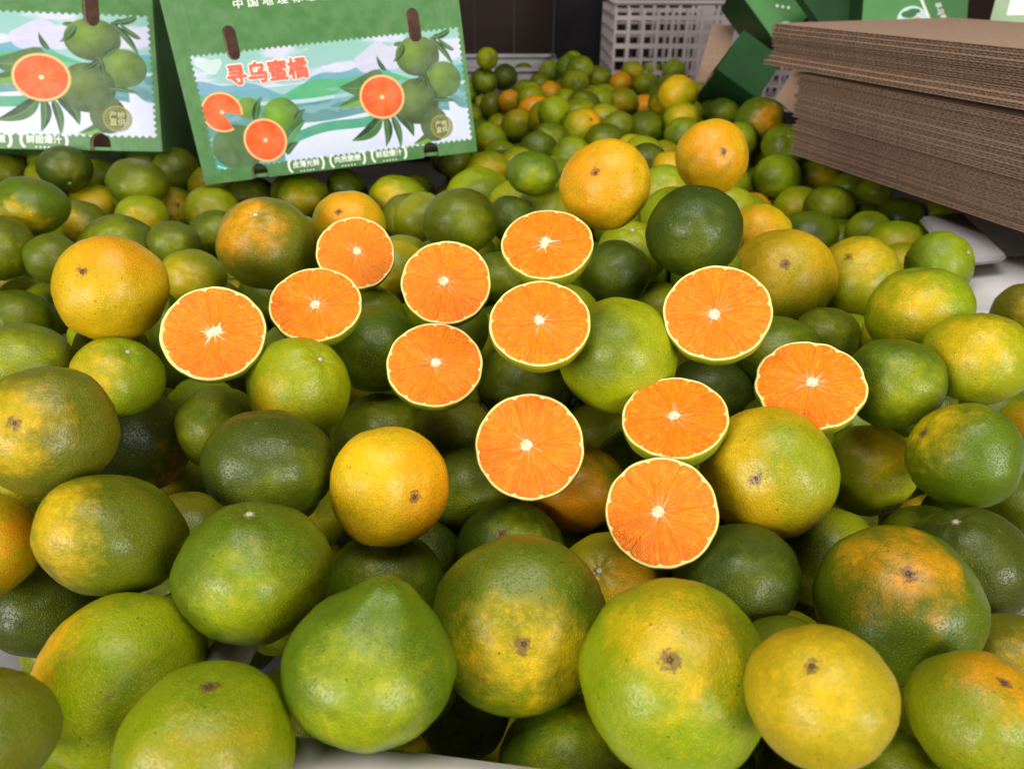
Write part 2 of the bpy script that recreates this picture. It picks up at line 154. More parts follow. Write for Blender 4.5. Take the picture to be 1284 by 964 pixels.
(0.5339, 0.8954, -0.0685, 0.0308, 0.8, -0.15, 0.05, 0.99, -0.16, -0.94, 0.3, 'L', 'V', 0.4, 'n', 58, 'small lime green mandarin with an olive patch up and left of the white tray'),
(0.4369, 0.8124, -0.0515, 0.0317, 0.8, -0.14, 0.05, 0.99, -0.22, -0.93, 0.31, 'L', 'Y', 0.4, 'n', 65, 'lime green mandarin with a yellow blush down and right of the cardboard stack'),
(0.3937, 1.0103, -0.07, 0.0325, 0.85, -0.11, -0.01, 0.99, -0.12, -0.94, 0.31, 'L', 'Y', 0.3, 'n', 57, 'small lime green mandarin down and left of the cardboard stack'),
(0.3612, 0.88, -0.0648, 0.0357, 0.8, -0.11, 0.03, 0.99, -0.33, -0.89, 0.31, 'G', 'D', 0.3, 'n', 63, 'mid green mandarin down and left of the cardboard stack'),
(0.4196, 0.763, -0.0565, 0.0276, 0.8, -0.14, 0.08, 0.99, -0.42, -0.85, 0.31, 'L', 'Y', 0.6, 'n', 57, 'small lime green mandarin with a yellow blush down and right of the cardboard stack'),
(0.467, 0.9821, -0.0749, 0.0279, 0.82, -0.13, 0.01, 0.99, -0.38, -0.87, 0.31, 'G', 'L', 0.4, 'n', 50, 'small mid green mandarin with a lime patch below the cardboard stack'),
(0.4116, 0.9052, -0.0824, 0.0359, 0.8, -0.12, 0.04, 0.99, -0.36, -0.88, 0.31, 'G', 'L', 0.4, 'n', 60, 'mid green mandarin with a lime patch below the cardboard stack'),
(0.2457, 0.5258, -0.0251, 0.0248, 0.82, -0.12, 0.16, 0.98, -0.32, -0.81, 0.5, 'G', 'L', 0.3, 'n', 75, 'mid green mandarin above the rightmost cut half'),
(0.1996, 0.5008, -0.0274, 0.0329, 0.82, -0.1, 0.18, 0.98, -0.0, -0.95, 0.3, 'G', 'L', 0.3, 'n', 102, 'mid green mandarin up and left of the rightmost cut half'),
(0.1494, 0.4876, -0.055, 0.0315, 0.88, -0.08, 0.23, 0.97, -0.23, -0.92, 0.31, 'D', 'G', 0.3, 'n', 99, 'dark green mandarin up and right of the flattened cut half above the lowest'),
(0.1481, 0.6822, -0.0713, 0.029, 0.8, -0.06, 0.11, 0.99, 0.13, -0.95, 0.3, 'L', 'Y', 0.3, 'n', 65, 'lime green mandarin left of the largest cut half right of centre'),
(0.0679, 0.4581, -0.0744, 0.0272, 0.95, -0.04, 0.27, 0.96, 0.09, -0.95, 0.31, 'V', 'L', 0.3, 'n', 89, 'olive green mandarin left of the flattened cut half above the lowest'),
(0.0813, 0.4086, -0.0695, 0.0268, 0.96, -0.05, 0.32, 0.95, -0.14, -0.94, 0.31, 'D', 'G', 0.3, 'n', 98, 'dark green mandarin up and left of the lowest cut half'),
(-0.0417, 0.4399, -0.0567, 0.0274, 0.85, 0.02, 0.27, 0.96, 0.27, -0.91, 0.31, 'V', 'L', 0.4, 'n', 90, 'olive green mandarin with a lime patch below the cut half with the white star core'),
(-0.0271, 0.3857, -0.0687, 0.0336, 0.83, 0.02, 0.34, 0.94, 0.25, -0.96, 0.11, 'G', 'L', 0.3, 'n', 118, 'mid green mandarin down and left of the lone round cut half at the centre'),
(0.0375, 0.3771, -0.0583, 0.0333, 0.81, -0.02, 0.34, 0.94, 0.67, -0.38, 0.63, 'O', 'G', 0.6, 'n', 119, 'orange mandarin with a greener patch left of the lowest cut half'),
(-0.1975, 0.3501, -0.0714, 0.0259, 0.91, 0.12, 0.41, 0.9, 0.36, -0.88, 0.31, 'V', 'G', 0.3, 'n', 106, 'olive green mandarin below the leftmost cut half'),
(-0.2558, 0.2953, -0.0768, 0.0309, 0.81, 0.16, 0.51, 0.85, 0.47, -0.83, 0.31, 'D', 'G', 0.3, 'n', 140, 'dark green mandarin down and right of the left edge of the photo'),
(-0.0572, 0.3411, -0.0876, 0.027, 0.96, 0.04, 0.43, 0.9, 0.11, -0.94, 0.31, 'D', 'V', 0.3, 'n', 112, 'dark green mandarin below the speckled yellow mandarin'),
(0.1823, 0.3235, -0.0687, 0.0304, 0.95, -0.02, 0.42, 0.91, -0.84, -0.4, 0.36, 'L', 'G', 0.6, 'n', 135, 'lime green mandarin with a greener patch right of the lowest cut half'),
(0.3243, 0.3711, -0.0684, 0.0262, 0.91, -0.17, 0.4, 0.9, -0.51, -0.8, 0.31, 'V', 'G', 0.3, 'n', 110, 'olive green mandarin below the right edge of the photo'),
(0.3753, 0.4461, -0.0609, 0.0251, 0.85, -0.18, 0.31, 0.93, -0.53, -0.79, 0.31, 'Y', 'O', 0.4, 'n', 90, 'golden yellow mandarin with an orange blush above the right edge of the photo'),
(0.3771, 0.4936, -0.078, 0.0257, 0.89, -0.17, 0.29, 0.94, -0.5, -0.81, 0.31, 'G', 'L', 0.3, 'n', 85, 'half-hidden mid green mandarin up and left of the right edge of the photo'),
(-0.026, 0.2558, -0.1093, 0.0261, 0.9, 0.83, -0.26, 0.49, -0.74, -0.48, 0.47, 'G', 'L', 0.33, 's', 123, 'mid green mandarin up and right of the pale crate rim'),
(-0.109, 0.2507, -0.1147, 0.0314, 0.88, -0.21, -0.31, 0.93, 0.72, 0.26, 0.65, 'G', 'Y', 0.22, 'n', 149, 'mid green mandarin down and left of the pear-necked mandarin'),
(-0.0424, 0.2539, -0.1649, 0.027, 0.91, 0.18, 0.56, 0.81, -0.59, -0.52, 0.62, 'L', 'Y', 0.25, 's', 120, 'lime green mandarin below the pale crate rim'),
(-0.1383, 0.3878, -0.0905, 0.0261, 0.9, 0.06, -0.71, 0.7, 0.11, -0.18, 0.98, 'L', 'Y', 0.25, 'n', 97, 'lime green mandarin left of the speckled yellow mandarin'),
(-0.1978, 0.3079, -0.1208, 0.0282, 0.89, 0.87, -0.17, 0.47, -0.71, 0.26, 0.65, 'G', 'L', 0.33, 's', 118, 'mid green mandarin left of the pear-necked mandarin'),
(-0.179, 0.3478, -0.1534, 0.0291, 0.92, -0.86, -0.5, 0.07, 0.22, 0.94, 0.27, 'L', 'Y', 0.48, 's', 109, 'lime green mandarin with a yellow blush left of the pear-necked mandarin'),
(0.2208, 0.2623, -0.1201, 0.029, 0.87, 0.07, 0.2, 0.98, 0.02, -0.62, 0.78, 'L', 'Y', 0.28, 's', 133, 'lime green mandarin up and left of the lower right corner'),
(-0.0912, 0.283, -0.1741, 0.0313, 0.88, -0.14, 0.38, 0.91, 0.09, -0.35, 0.93, 'L', 'Y', 0.25, 'n', 129, 'lime green mandarin below the pear-necked mandarin'),
(-0.2611, 0.4551, -0.1182, 0.0281, 0.86, -0.75, 0.3, 0.58, -0.17, -0.94, -0.3, 'L', 'Y', 0.45, 's', 91, 'lime green mandarin with a yellow blush below the leftmost cut half'),
(-0.2639, 0.2872, -0.1787, 0.0275, 0.87, -0.29, 0.91, 0.3, -0.39, -0.79, -0.48, 'L', 'G', 0.26, 'n', 112, 'lime green mandarin up and right of the lower left corner'),
(-0.0924, 1.2219, -0.0591, 0.0273, 0.85, -0.2, -0.04, 0.98, 0.14, -0.95, -0.29, 'G', 'L', 0.36, 'n', 42, 'small mid green mandarin with a lime patch above the cut half of the upper middle'),
(-0.0969, 0.6055, -0.0037, 0.0267, 0.88, 0.68, -0.3, 0.66, -0.32, -0.44, 0.84, 'Y', 'L', 0.22, 'n', 77, 'golden yellow mandarin left of the cut half of the upper middle'),
(-0.2788, 0.3502, -0.0217, 0.031, 0.85, 0.41, -0.48, 0.78, 0.03, -0.39, 0.92, 'L', 'Y', 0.34, 'n', 134, 'lime green mandarin up and right of the left edge of the photo'),
(0.176, 0.8625, -0.007, 0.0309, 0.87, -0.22, -0.98, 0.02, 0.08, 0.03, 1.0, 'L', 'Y', 0.25, 'n', 66, 'lime green mandarin up and left of the big dark green mandarin'),
(-0.2295, 1.0335, -0.0503, 0.0285, 0.84, 0.54, 0.65, 0.54, 0.2, -0.16, -0.97, 'G', 'L', 0.28, 'n', 51, 'small mid green mandarin above the rearmost cut half of the left trio'),
(-0.113, 0.5356, -0.0166, 0.0287, 0.91, 0.17, 0.95, 0.26, 0.09, -0.78, -0.62, 'L', 'G', 0.32, 'n', 90, 'lime green mandarin right of the lowest cut half of the left trio'),
(0.0677, 1.263, 0.0087, 0.0274, 0.91, 0.8, -0.59, 0.09, -0.97, -0.25, 0.05, 'L', 'G', 0.22, 'b', 42, 'small lime green mandarin up and left of the big orange mandarin'),
(-0.1074, 1.3768, -0.0501, 0.0295, 0.9, 0.2, 0.74, 0.64, 0.37, -0.22, -0.9, 'L', 'Y', 0.24, 'n', 41, 'small lime green mandarin left of the right end of the tilted carton'),
(-0.0396, 1.3441, -0.0509, 0.0315, 0.85, 0.53, 0.69, 0.5, 0.2, -0.17, -0.96, 'L', 'Y', 0.31, 'n', 45, 'small lime green mandarin right of the right end of the tilted carton'),
(0.126, 0.2264, -0.0517, 0.0279, 0.84, 0.75, -0.18, 0.64, -0.72, -0.69, 0.05, 'G', 'L', 0.2, 'n', 153, 'large mid green mandarin right of the huge front mandarin with the star scar'),
(-0.1361, 0.317, -0.0938, 0.0319, 0.88, 0.94, 0.34, 0.01, -0.98, 0.19, -0.07, 'G', 'L', 0.41, 's', 135, 'mid green mandarin with a lime patch up and left of the pear-necked mandarin'),
(0.2542, 0.3445, -0.0803, 0.0263, 0.9, 0.42, 0.89, 0.16, -0.47, -0.78, -0.42, 'G', 'L', 0.21, 'b', 107, 'mid green mandarin down and left of the right edge of the photo'),
(0.5187, 1.1432, -0.0536, 0.0295, 0.86, 0.4, 0.78, 0.47, -0.53, 0.05, -0.84, 'L', 'Y', 0.23, 'n', 48, 'small lime green mandarin left of the cardboard stack'),
(0.005, 0.2872, -0.1982, 0.0303, 0.91, 0.65, 0.55, 0.53, -0.01, -0.95, 0.3, 'L', 'Y', 0.43, 'n', 121, 'lime green mandarin with a yellow blush right of the pale crate rim'),
(-0.5914, 1.0713, -0.0445, 0.0276, 0.84, -0.25, 0.87, 0.42, 0.71, -0.7, 0.01, 'L', 'G', 0.28, 'n', 48, 'small lime green mandarin down and right of the left carton'),
(-0.2428, 0.4928, -0.0779, 0.0298, 0.91, -0.72, 0.16, 0.67, 0.09, -0.99, -0.09, 'L', 'G', 0.42, 's', 95, 'lime green mandarin with a greener patch below the leftmost cut half'),
(0.0912, 0.2333, -0.122, 0.0309, 0.87, -0.58, -0.78, 0.25, 0.46, 0.6, 0.65, 'G', 'L', 0.45, 'b', 151, 'large mid green mandarin with a lime patch below the lowest cut half'),
(-0.2507, 0.4202, -0.1922, 0.0313, 0.86, -0.74, 0.11, 0.66, 0.4, -0.74, -0.55, 'V', 'L', 0.47, 's', 101, 'olive green mandarin with a lime patch up and left of the pear-necked mandarin'),
(0.1254, 0.278, -0.1806, 0.0318, 0.92, 0.59, -0.79, 0.19, -0.3, 0.4, 0.86, 'V', 'L', 0.3, 'n', 132, 'olive green mandarin down and right of the huge front mandarin with the star scar'),
(-0.4292, 1.0501, -0.0539, 0.0288, 0.87, 0.99, -0.16, 0.01, -0.6, 0.71, 0.36, 'L', 'Y', 0.3, 'n', 51, 'small lime green mandarin below the lower corner of the tilted carton'),
(0.3372, 0.4806, -0.1759, 0.0302, 0.87, 0.52, 0.19, 0.83, -0.82, -0.51, 0.27, 'L', 'Y', 0.47, 's', 90, 'lime green mandarin with a yellow blush left of the right edge of the photo'),
(0.0394, 1.139, -0.023, 0.029, 0.86, 0.1, 1.0, 0.02, 0.65, 0.58, -0.49, 'G', 'L', 0.46, 'n', 48, 'small mid green mandarin with a lime patch up and left of the big orange mandarin'),
(-0.4227, 1.0992, -0.0495, 0.0262, 0.92, -0.19, -0.95, 0.25, -0.05, -0.58, 0.81, 'Y', 'L', 0.28, 'b', 44, 'small golden yellow mandarin right of the lower corner of the tilted carton'),
(0.0859, 1.0891, -0.0218, 0.0309, 0.91, 0.8, -0.52, 0.3, -0.99, 0.08, 0.11, 'L', 'G', 0.37, 's', 53, 'small lime green mandarin with a greener patch above the topmost cut half'),
(0.1646, 0.7671, -0.0069, 0.0312, 0.89, -0.47, 0.75, 0.47, 0.3, -0.92, -0.25, 'L', 'G', 0.46, 'b', 74, 'lime green mandarin with a greener patch up and left of the big dark green mandarin'),
(0.1565, 0.222, -0.1218, 0.0318, 0.89, 0.27, 0.93, 0.25, -0.68, -0.73, 0.1, 'L', 'G', 0.45, 'n', 160, 'large lime green mandarin with a greener patch left of the lower right corner'),
(-0.0487, 0.5069, -0.0086, 0.0301, 0.93, 0.36, -0.67, 0.65, -0.82, 0.38, 0.43, 'G', 'L', 0.49, 'n', 100, 'mid green mandarin with a lime patch above the cut half with the white star core'),
(0.1653, 1.2189, -0.0041, 0.0269, 0.87, -0.33, 0.52, 0.79, -0.13, -0.68, -0.72, 'V', 'G', 0.36, 'n', 42, 'small olive green mandarin with a greener patch above the big orange mandarin'),
(0.2408, 0.8151, -0.017, 0.0305, 0.85, 0.08, 0.94, 0.33, -0.37, -0.11, -0.92, 'L', 'Y', 0.26, 's', 68, 'lime green mandarin up and right of the big dark green mandarin'),
(-0.052, 0.2383, -0.064, 0.0269, 0.91, 0.19, 0.96, 0.22, -0.1, -0.99, -0.04, 'D', 'Y', 0.39, 'b', 140, 'dark green mandarin with a yellow blush right of the pear-necked mandarin'),
(0.2768, 0.556, -0.0475, 0.0271, 0.9, -0.25, 0.74, 0.62, -0.38, -0.65, -0.66, 'L', 'Y', 0.43, 'n', 81, 'half-hidden lime green mandarin with a yellow blush up and right of the rightmost cut half'),
(-0.0417, 1.6798, -0.0505, 0.0299, 0.87, -0.89, 0.39, 0.22, -0.71, 0.11, -0.69, 'G', 'L', 0.45, 'b', 34, 'small mid green mandarin with a lime patch and brown scar above the topmost cut half'),
(-0.1067, 1.7775, -0.0509, 0.0286, 0.84, -0.86, -0.3, 0.41, 0.9, -0.17, 0.41, 'G', 'L', 0.44, 's', 31, 'small mid green mandarin with a lime patch up and left of the topmost cut half'),
(-0.2217, 0.5499, -0.0597, 0.0262, 0.86, 0.45, 0.38, 0.81, 0.0, -0.75, 0.66, 'G', 'L', 0.44, 'n', 78, 'half-hidden mid green mandarin with a lime patch down and right of the leftmost cut half'),
(0.1765, 0.9957, -0.012, 0.0313, 0.91, -0.04, -0.91, 0.42, 0.41, 0.04, 0.91, 'D', 'G', 0.26, 'n', 59, 'small dark green mandarin right of the big orange mandarin'),
(0.0589, 1.1963, -0.0189, 0.0292, 0.93, 0.02, -0.53, 0.85, -0.15, -0.6, 0.79, 'G', 'L', 0.39, 'n', 46, 'small mid green mandarin with a lime patch left of the orange mandarin nearest the cardboard'),
(0.3324, 1.1235, -0.0041, 0.0261, 0.86, -0.88, -0.45, 0.12, 0.67, -0.6, 0.42, 'L', 'G', 0.46, 's', 44, 'small lime green mandarin with a greener patch below the dark green carton'),
(0.1558, 1.8358, 0.0017, 0.0315, 0.9, -0.08, -0.75, 0.65, 0.57, -0.05, 0.82, 'G', 'L', 0.49, 'b', 34, 'small mid green mandarin with a lime patch left of the white lattice crate'),
(-0.5276, 1.0859, -0.0315, 0.0306, 0.85, 0.6, -0.79, 0.11, -0.06, -0.55, 0.83, 'G', 'L', 0.41, 'n', 53, 'small mid green mandarin with a lime patch right of the left carton'),
(-0.28, 0.4614, -0.0093, 0.0258, 0.92, 0.53, 0.84, 0.09, 0.97, -0.19, 0.13, 'G', 'L', 0.34, 's', 92, 'half-hidden mid green mandarin below the big all-yellow mandarin'),
(0.183, 0.3316, -0.1364, 0.0275, 0.88, -0.64, -0.07, 0.77, 0.22, -0.86, 0.46, 'G', 'Y', 0.22, 'n', 108, 'half-hidden mid green mandarin right of the huge front mandarin with the star scar'),
(-0.315, 0.3632, -0.0854, 0.0276, 0.87, 0.47, -0.27, 0.84, -0.62, -0.11, 0.78, 'G', 'L', 0.46, 'n', 108, 'half-hidden mid green mandarin with a lime patch below the left edge of the photo'),
(-0.0337, 0.5746, -0.0562, 0.0282, 0.89, 0.64, -0.27, 0.72, -0.31, -0.72, 0.62, 'L', 'G', 0.29, 'n', 81, 'half-hidden lime green mandarin up and right of the cut half with the white star core'),
(-0.1787, 0.544, -0.1264, 0.0281, 0.93, -0.18, -0.85, 0.5, 0.47, 0.39, 0.8, 'L', 'G', 0.21, 's', 80, 'half-hidden lime green mandarin up and left of the speckled yellow mandarin'),
(0.1975, 0.9412, -0.0048, 0.0257, 0.88, 0.93, 0.05, 0.36, -0.67, -0.22, -0.71, 'Y', 'L', 0.25, 'n', 51, 'small golden yellow mandarin left of the orange mandarin nearest the cardboard'),
(-0.3115, 1.0463, -0.0569, 0.0283, 0.84, -0.56, 0.72, 0.4, 0.08, -0.71, -0.7, 'L', 'Y', 0.35, 'n', 50, 'small lime green mandarin up and right of the orange-shouldered mandarin'),
(-0.1145, 0.5391, -0.0764, 0.0302, 0.88, 0.77, 0.49, 0.42, 0.2, -0.72, -0.67, 'L', 'Y', 0.25, 'b', 90, 'half-hidden lime green mandarin left of the cut half with the white star core'),
(-0.1406, 0.28, -0.05, 0.0279, 0.85, -0.68, 0.73, 0.05, -0.62, -0.54, -0.57, 'L', 'Y', 0.31, 'n', 135, 'half-hidden lime green mandarin up and left of the pear-necked mandarin'),
(0.0256, 0.5893, -0.1126, 0.03, 0.91, 0.23, -0.93, 0.29, -0.56, -0.18, 0.81, 'G', 'Y', 0.36, 'n', 81, 'half-hidden mid green mandarin with a yellow blush below the cut half under the topmost one'),
(0.2865, 1.4686, -0.0056, 0.0312, 0.9, -0.27, 0.2, 0.94, -0.77, -0.42, -0.48, 'G', 'Y', 0.46, 'n', 41, 'small mid green mandarin with a yellow blush below the white lattice crate'),
(-0.3521, 0.6874, -0.0915, 0.028, 0.88, 0.31, -0.26, 0.92, 0.58, -0.5, 0.64, 'G', 'L', 0.39, 'n', 69, 'half-hidden mid green mandarin with a lime patch left of the leftmost cut half'),
(0.2886, 1.9238, -0.0114, 0.0261, 0.86, 0.3, 0.09, 0.95, 0.39, -0.92, -0.04, 'L', 'Y', 0.41, 'n', 27, 'small lime green mandarin with a yellow blush down and left of the white lattice crate'),
(0.1314, 1.4252, -0.0082, 0.0321, 0.85, 0.37, 0.33, 0.87, -0.53, -0.81, -0.24, 'G', 'L', 0.26, 'n', 44, 'small mid green mandarin left of the large yellow mandarin far back'),
(0.1477, 0.2798, -0.1042, 0.0293, 0.92, 0.96, -0.27, 0.08, -0.17, 0.97, -0.16, 'L', 'Y', 0.47, 'b', 132, 'half-hidden lime green mandarin with a yellow blush down and right of the lowest cut half'),
(-0.1024, 1.4684, -0.0508, 0.0277, 0.93, -0.07, -0.99, 0.13, -0.13, -0.11, 0.99, 'L', 'Y', 0.3, 'b', 36, 'small lime green mandarin up and left of the right end of the tilted carton'),
(-0.1532, 0.4181, -0.173, 0.028, 0.92, -0.7, -0.44, 0.56, 0.96, -0.22, 0.18, 'L', 'Y', 0.39, 'n', 92, 'half-hidden lime green mandarin with a yellow blush up and left of the pear-necked mandarin'),
(0.1076, 1.2975, -0.002, 0.0318, 0.92, -0.3, 0.04, 0.95, 0.03, -0.59, 0.81, 'L', 'G', 0.39, 'b', 47, 'small lime green mandarin with a greener patch down and left of the white lattice crate'),
(-0.1507, 0.4642, -0.0113, 0.0255, 0.88, 0.84, -0.37, 0.39, -0.11, -0.25, 0.96, 'G', 'L', 0.29, 'n', 90, 'half-hidden mid green mandarin below the lowest cut half of the left trio'),
(0.1502, 1.2673, 0.0017, 0.0256, 0.86, -0.11, -0.37, 0.92, -0.66, -0.41, 0.63, 'L', 'Y', 0.42, 'n', 39, 'small lime green mandarin with a yellow blush above the big orange mandarin'),
(0.3629, 1.1197, -0.072, 0.0304, 0.86, 0.86, 0.38, 0.33, 0.35, -0.44, -0.82, 'G', 'L', 0.48, 'n', 50, 'small mid green mandarin with a lime patch left of the cardboard stack'),
(-0.1364, 1.0193, -0.0561, 0.0302, 0.92, -0.46, -0.37, 0.81, 0.47, -0.4, 0.79, 'G', 'L', 0.45, 'n', 54, 'small mid green mandarin with a lime patch left of the topmost cut half'),
(0.1849, 1.0778, -0.0165, 0.029, 0.93, -0.22, 0.9, 0.38, -0.55, -0.23, -0.8, 'L', 'Y', 0.43, 'n', 51, 'small lime green mandarin with a yellow blush up and right of the big orange mandarin'),
(0.133, 1.8881, -0.0036, 0.0324, 0.9, 0.83, 0.47, 0.3, 0.89, -0.33, -0.31, 'G', 'L', 0.39, 'n', 34, 'small mid green mandarin with a lime patch above the big orange mandarin'),
(-0.11, 1.2725, -0.0646, 0.0264, 0.9, -0.29, -0.38, 0.88, 0.14, -0.59, 0.8, 'L', 'Y', 0.32, 'b', 39, 'small lime green mandarin down and left of the right end of the tilted carton'),
(-0.6642, 1.0886, -0.0326, 0.0314, 0.93, -0.96, 0.27, 0.04, -0.91, -0.27, -0.32, 'G', 'L', 0.47, 'n', 54, 'small mid green mandarin with a lime patch down and left of the left carton'),
(-0.0895, 1.6223, -0.0623, 0.0277, 0.9, 0.03, 1.0, 0.02, 0.46, -0.14, -0.88, 'G', 'L', 0.44, 'n', 33, 'small mid green mandarin with a lime patch above the right end of the tilted carton'),
(0.0044, 1.0937, -0.0344, 0.0291, 0.87, -0.71, 0.03, 0.71, -0.28, -0.75, 0.61, 'L', 'Y', 0.37, 'n', 50, 'small lime green mandarin with a yellow blush up and left of the topmost cut half'),
(0.0411, 1.4466, -0.0225, 0.0319, 0.9, 0.05, 0.9, 0.43, -0.2, 0.02, -0.98, 'O', 'Y', 0.27, 'b', 43, 'small orange mandarin up and left of the big orange mandarin'),
(0.0539, 1.0254, -0.031, 0.0292, 0.85, -0.63, 0.36, 0.69, 0.19, -0.95, 0.25, 'L', 'G', 0.37, 'b', 53, 'small lime green mandarin with a greener patch left of the big orange mandarin'),
(0.0329, 0.4183, -0.1128, 0.0266, 0.88, 0.73, 0.51, 0.45, -0.26, -0.87, -0.42, 'L', 'G', 0.47, 'n', 92, 'half-hidden lime green mandarin with a greener patch left of the lowest cut half'),
(0.3984, 1.1715, -0.0356, 0.0307, 0.92, -0.66, 0.44, 0.6, -0.54, -0.84, -0.01, 'G', 'L', 0.29, 's', 49, 'small mid green mandarin right of the orange mandarin nearest the cardboard'),
(-0.1928, 0.6465, 0.0041, 0.0283, 0.84, 0.06, -0.63, 0.78, -0.26, -0.19, 0.95, 'L', 'Y', 0.29, 'n', 78, 'half-hidden lime green mandarin right of the orange-shouldered mandarin'),
(0.2774, 0.4382, -0.0309, 0.0263, 0.93, -0.96, 0.21, 0.17, -0.67, -0.69, 0.28, 'G', 'L', 0.24, 'n', 96, 'half-hidden mid green mandarin right of the rightmost cut half'),
(0.2859, 0.4538, -0.0929, 0.0317, 0.9, 0.22, 0.22, 0.95, -0.8, -0.53, -0.27, 'L', 'Y', 0.42, 's', 106, 'half-hidden lime green mandarin with a yellow blush down and right of the rightmost cut half'),
(-0.3059, 0.5641, -0.2083, 0.0282, 0.88, 0.99, -0.07, 0.15, -1.0, -0.09, -0.03, 'L', 'G', 0.42, 'b', 74, 'half-hidden lime green mandarin with a greener patch below the leftmost cut half'),
(0.0349, 1.5088, -0.011, 0.0256, 0.93, 0.02, -0.98, 0.2, 0.45, -0.48, 0.75, 'L', 'Y', 0.21, 'n', 33, 'small lime green mandarin up and right of the right end of the tilted carton'),
(0.0576, 1.3235, -0.011, 0.0304, 0.88, 0.46, 0.83, 0.31, -0.24, -0.27, -0.93, 'L', 'Y', 0.3, 'b', 44, 'small lime green mandarin above the topmost cut half'),
(0.164, 1.4836, -0.0092, 0.0268, 0.92, -0.17, -0.38, 0.91, -0.61, -0.76, -0.21, 'L', 'G', 0.34, 'n', 35, 'small lime green mandarin above the big orange mandarin'),
(-0.0198, 1.2691, -0.0645, 0.0308, 0.85, 0.37, 0.93, 0.08, 0.09, 0.05, -0.99, 'L', 'Y', 0.22, 'n', 46, 'small lime green mandarin down and right of the right end of the tilted carton'),
(0.2371, 1.1686, -0.045, 0.032, 0.86, 0.62, -0.46, 0.64, -0.48, -0.21, 0.85, 'L', 'Y', 0.42, 's', 51, 'small lime green mandarin with a yellow blush left of the orange mandarin nearest the cardboard'),
(0.1097, 0.7661, -0.0122, 0.0259, 0.9, -0.9, -0.33, 0.27, -0.87, 0.39, 0.28, 'G', 'L', 0.37, 'n', 61, 'half-hidden mid green mandarin with a lime patch below the big orange mandarin'),
(0.1737, 0.3961, -0.029, 0.0293, 0.86, -0.42, 0.1, 0.9, 0.17, -0.93, -0.32, 'G', 'L', 0.48, 'n', 115, 'half-hidden mid green mandarin with a lime patch down and left of the rightmost cut half'),
(0.2951, 0.5118, -0.0211, 0.0259, 0.87, -0.35, -0.42, 0.84, -0.37, 0.26, 0.89, 'L', 'Y', 0.33, 'n', 84, 'half-hidden lime green mandarin up and right of the rightmost cut half'),
(-0.104, 0.6689, -0.0224, 0.0296, 0.87, -0.13, 0.98, 0.16, 0.54, -0.2, -0.82, 'L', 'G', 0.36, 'b', 77, 'half-hidden lime green mandarin with a greener patch right of the orange-shouldered mandarin'),
(0.2309, 0.4558, -0.0597, 0.0311, 0.85, -0.07, -0.97, 0.22, -0.57, 0.73, 0.37, 'L', 'Y', 0.36, 'n', 107, 'half-hidden lime green mandarin with a yellow blush up and right of the lowest cut half'),
(0.0742, 0.5862, -0.1502, 0.0318, 0.84, -0.96, 0.27, 0.01, -0.54, -0.61, -0.58, 'G', 'L', 0.48, 'n', 84, 'half-hidden mid green mandarin with a lime patch up and left of the lowest cut half'),
(-0.6437, 1.0365, -0.0417, 0.0324, 0.88, -0.96, -0.05, 0.26, -0.66, -0.28, -0.7, 'L', 'Y', 0.49, 'n', 58, 'small lime green mandarin with a yellow blush down and left of the left carton'),
(-0.3071, 0.512, -0.0207, 0.0288, 0.87, -0.53, 0.82, 0.22, -0.0, -0.41, -0.91, 'L', 'Y', 0.35, 'b', 94, 'half-hidden lime green mandarin with a yellow blush below the big all-yellow mandarin'),
(-0.1396, 0.45, -0.1296, 0.0271, 0.88, 0.6, 0.77, 0.2, 0.65, -0.74, -0.18, 'L', 'Y', 0.38, 's', 88, 'half-hidden lime green mandarin with a yellow blush left of the speckled yellow mandarin'),
(-0.4691, 0.7264, -0.127, 0.0264, 0.93, 0.96, 0.03, 0.29, -0.57, 0.46, 0.68, 'G', 'L', 0.42, 'b', 60, 'half-hidden mid green mandarin with a lime patch down and left of the big all-yellow mandarin'),
(-0.0514, 0.5081, -0.0719, 0.0281, 0.89, -0.54, -0.62, 0.57, 0.92, 0.39, 0.1, 'L', 'Y', 0.22, 'n', 88, 'half-hidden lime green mandarin below the cut half with the white star core'),
(0.0615, 1.7837, -0.0246, 0.0259, 0.92, 0.72, 0.58, 0.37, 0.8, -0.12, -0.59, 'G', 'L', 0.42, 'b', 28, 'small mid green mandarin above the topmost cut half, left of the white lattice crate'),
(0.2921, 1.0136, -0.033, 0.0279, 0.87, 0.18, -0.41, 0.89, -0.53, -0.83, -0.15, 'L', 'Y', 0.39, 's', 51, 'small lime green mandarin with a yellow blush below the dark green carton'),
(0.1017, 1.4705, -0.0093, 0.0258, 0.87, 0.94, -0.14, 0.3, -0.97, -0.06, -0.24, 'L', 'Y', 0.35, 'n', 34, 'small lime green mandarin down and left of the white lattice crate'),
(0.173, 0.6282, -0.1192, 0.0287, 0.92, 0.43, 0.58, 0.69, -0.38, -0.92, 0.12, 'Y', 'L', 0.23, 'b', 74, 'half-hidden golden yellow mandarin above the flattened cut half above the lowest'),
(0.0369, 0.512, -0.0035, 0.028, 0.89, -0.04, 0.68, 0.73, -0.23, -0.97, 0.01, 'L', 'G', 0.28, 'n', 93, 'half-hidden lime green mandarin right of the cut half under the topmost one'),
(0.0779, 0.367, -0.1058, 0.0279, 0.92, 0.52, 0.43, 0.74, -0.28, -0.59, -0.76, 'L', 'Y', 0.36, 'n', 106, 'half-hidden lime green mandarin with a yellow blush down and left of the lowest cut half'),
(-0.026, 1.6295, -0.0801, 0.0269, 0.85, -0.02, -0.18, 0.98, -0.12, -0.87, 0.47, 'L', 'Y', 0.36, 'n', 32, 'small lime green mandarin with a yellow blush above the topmost cut half'),
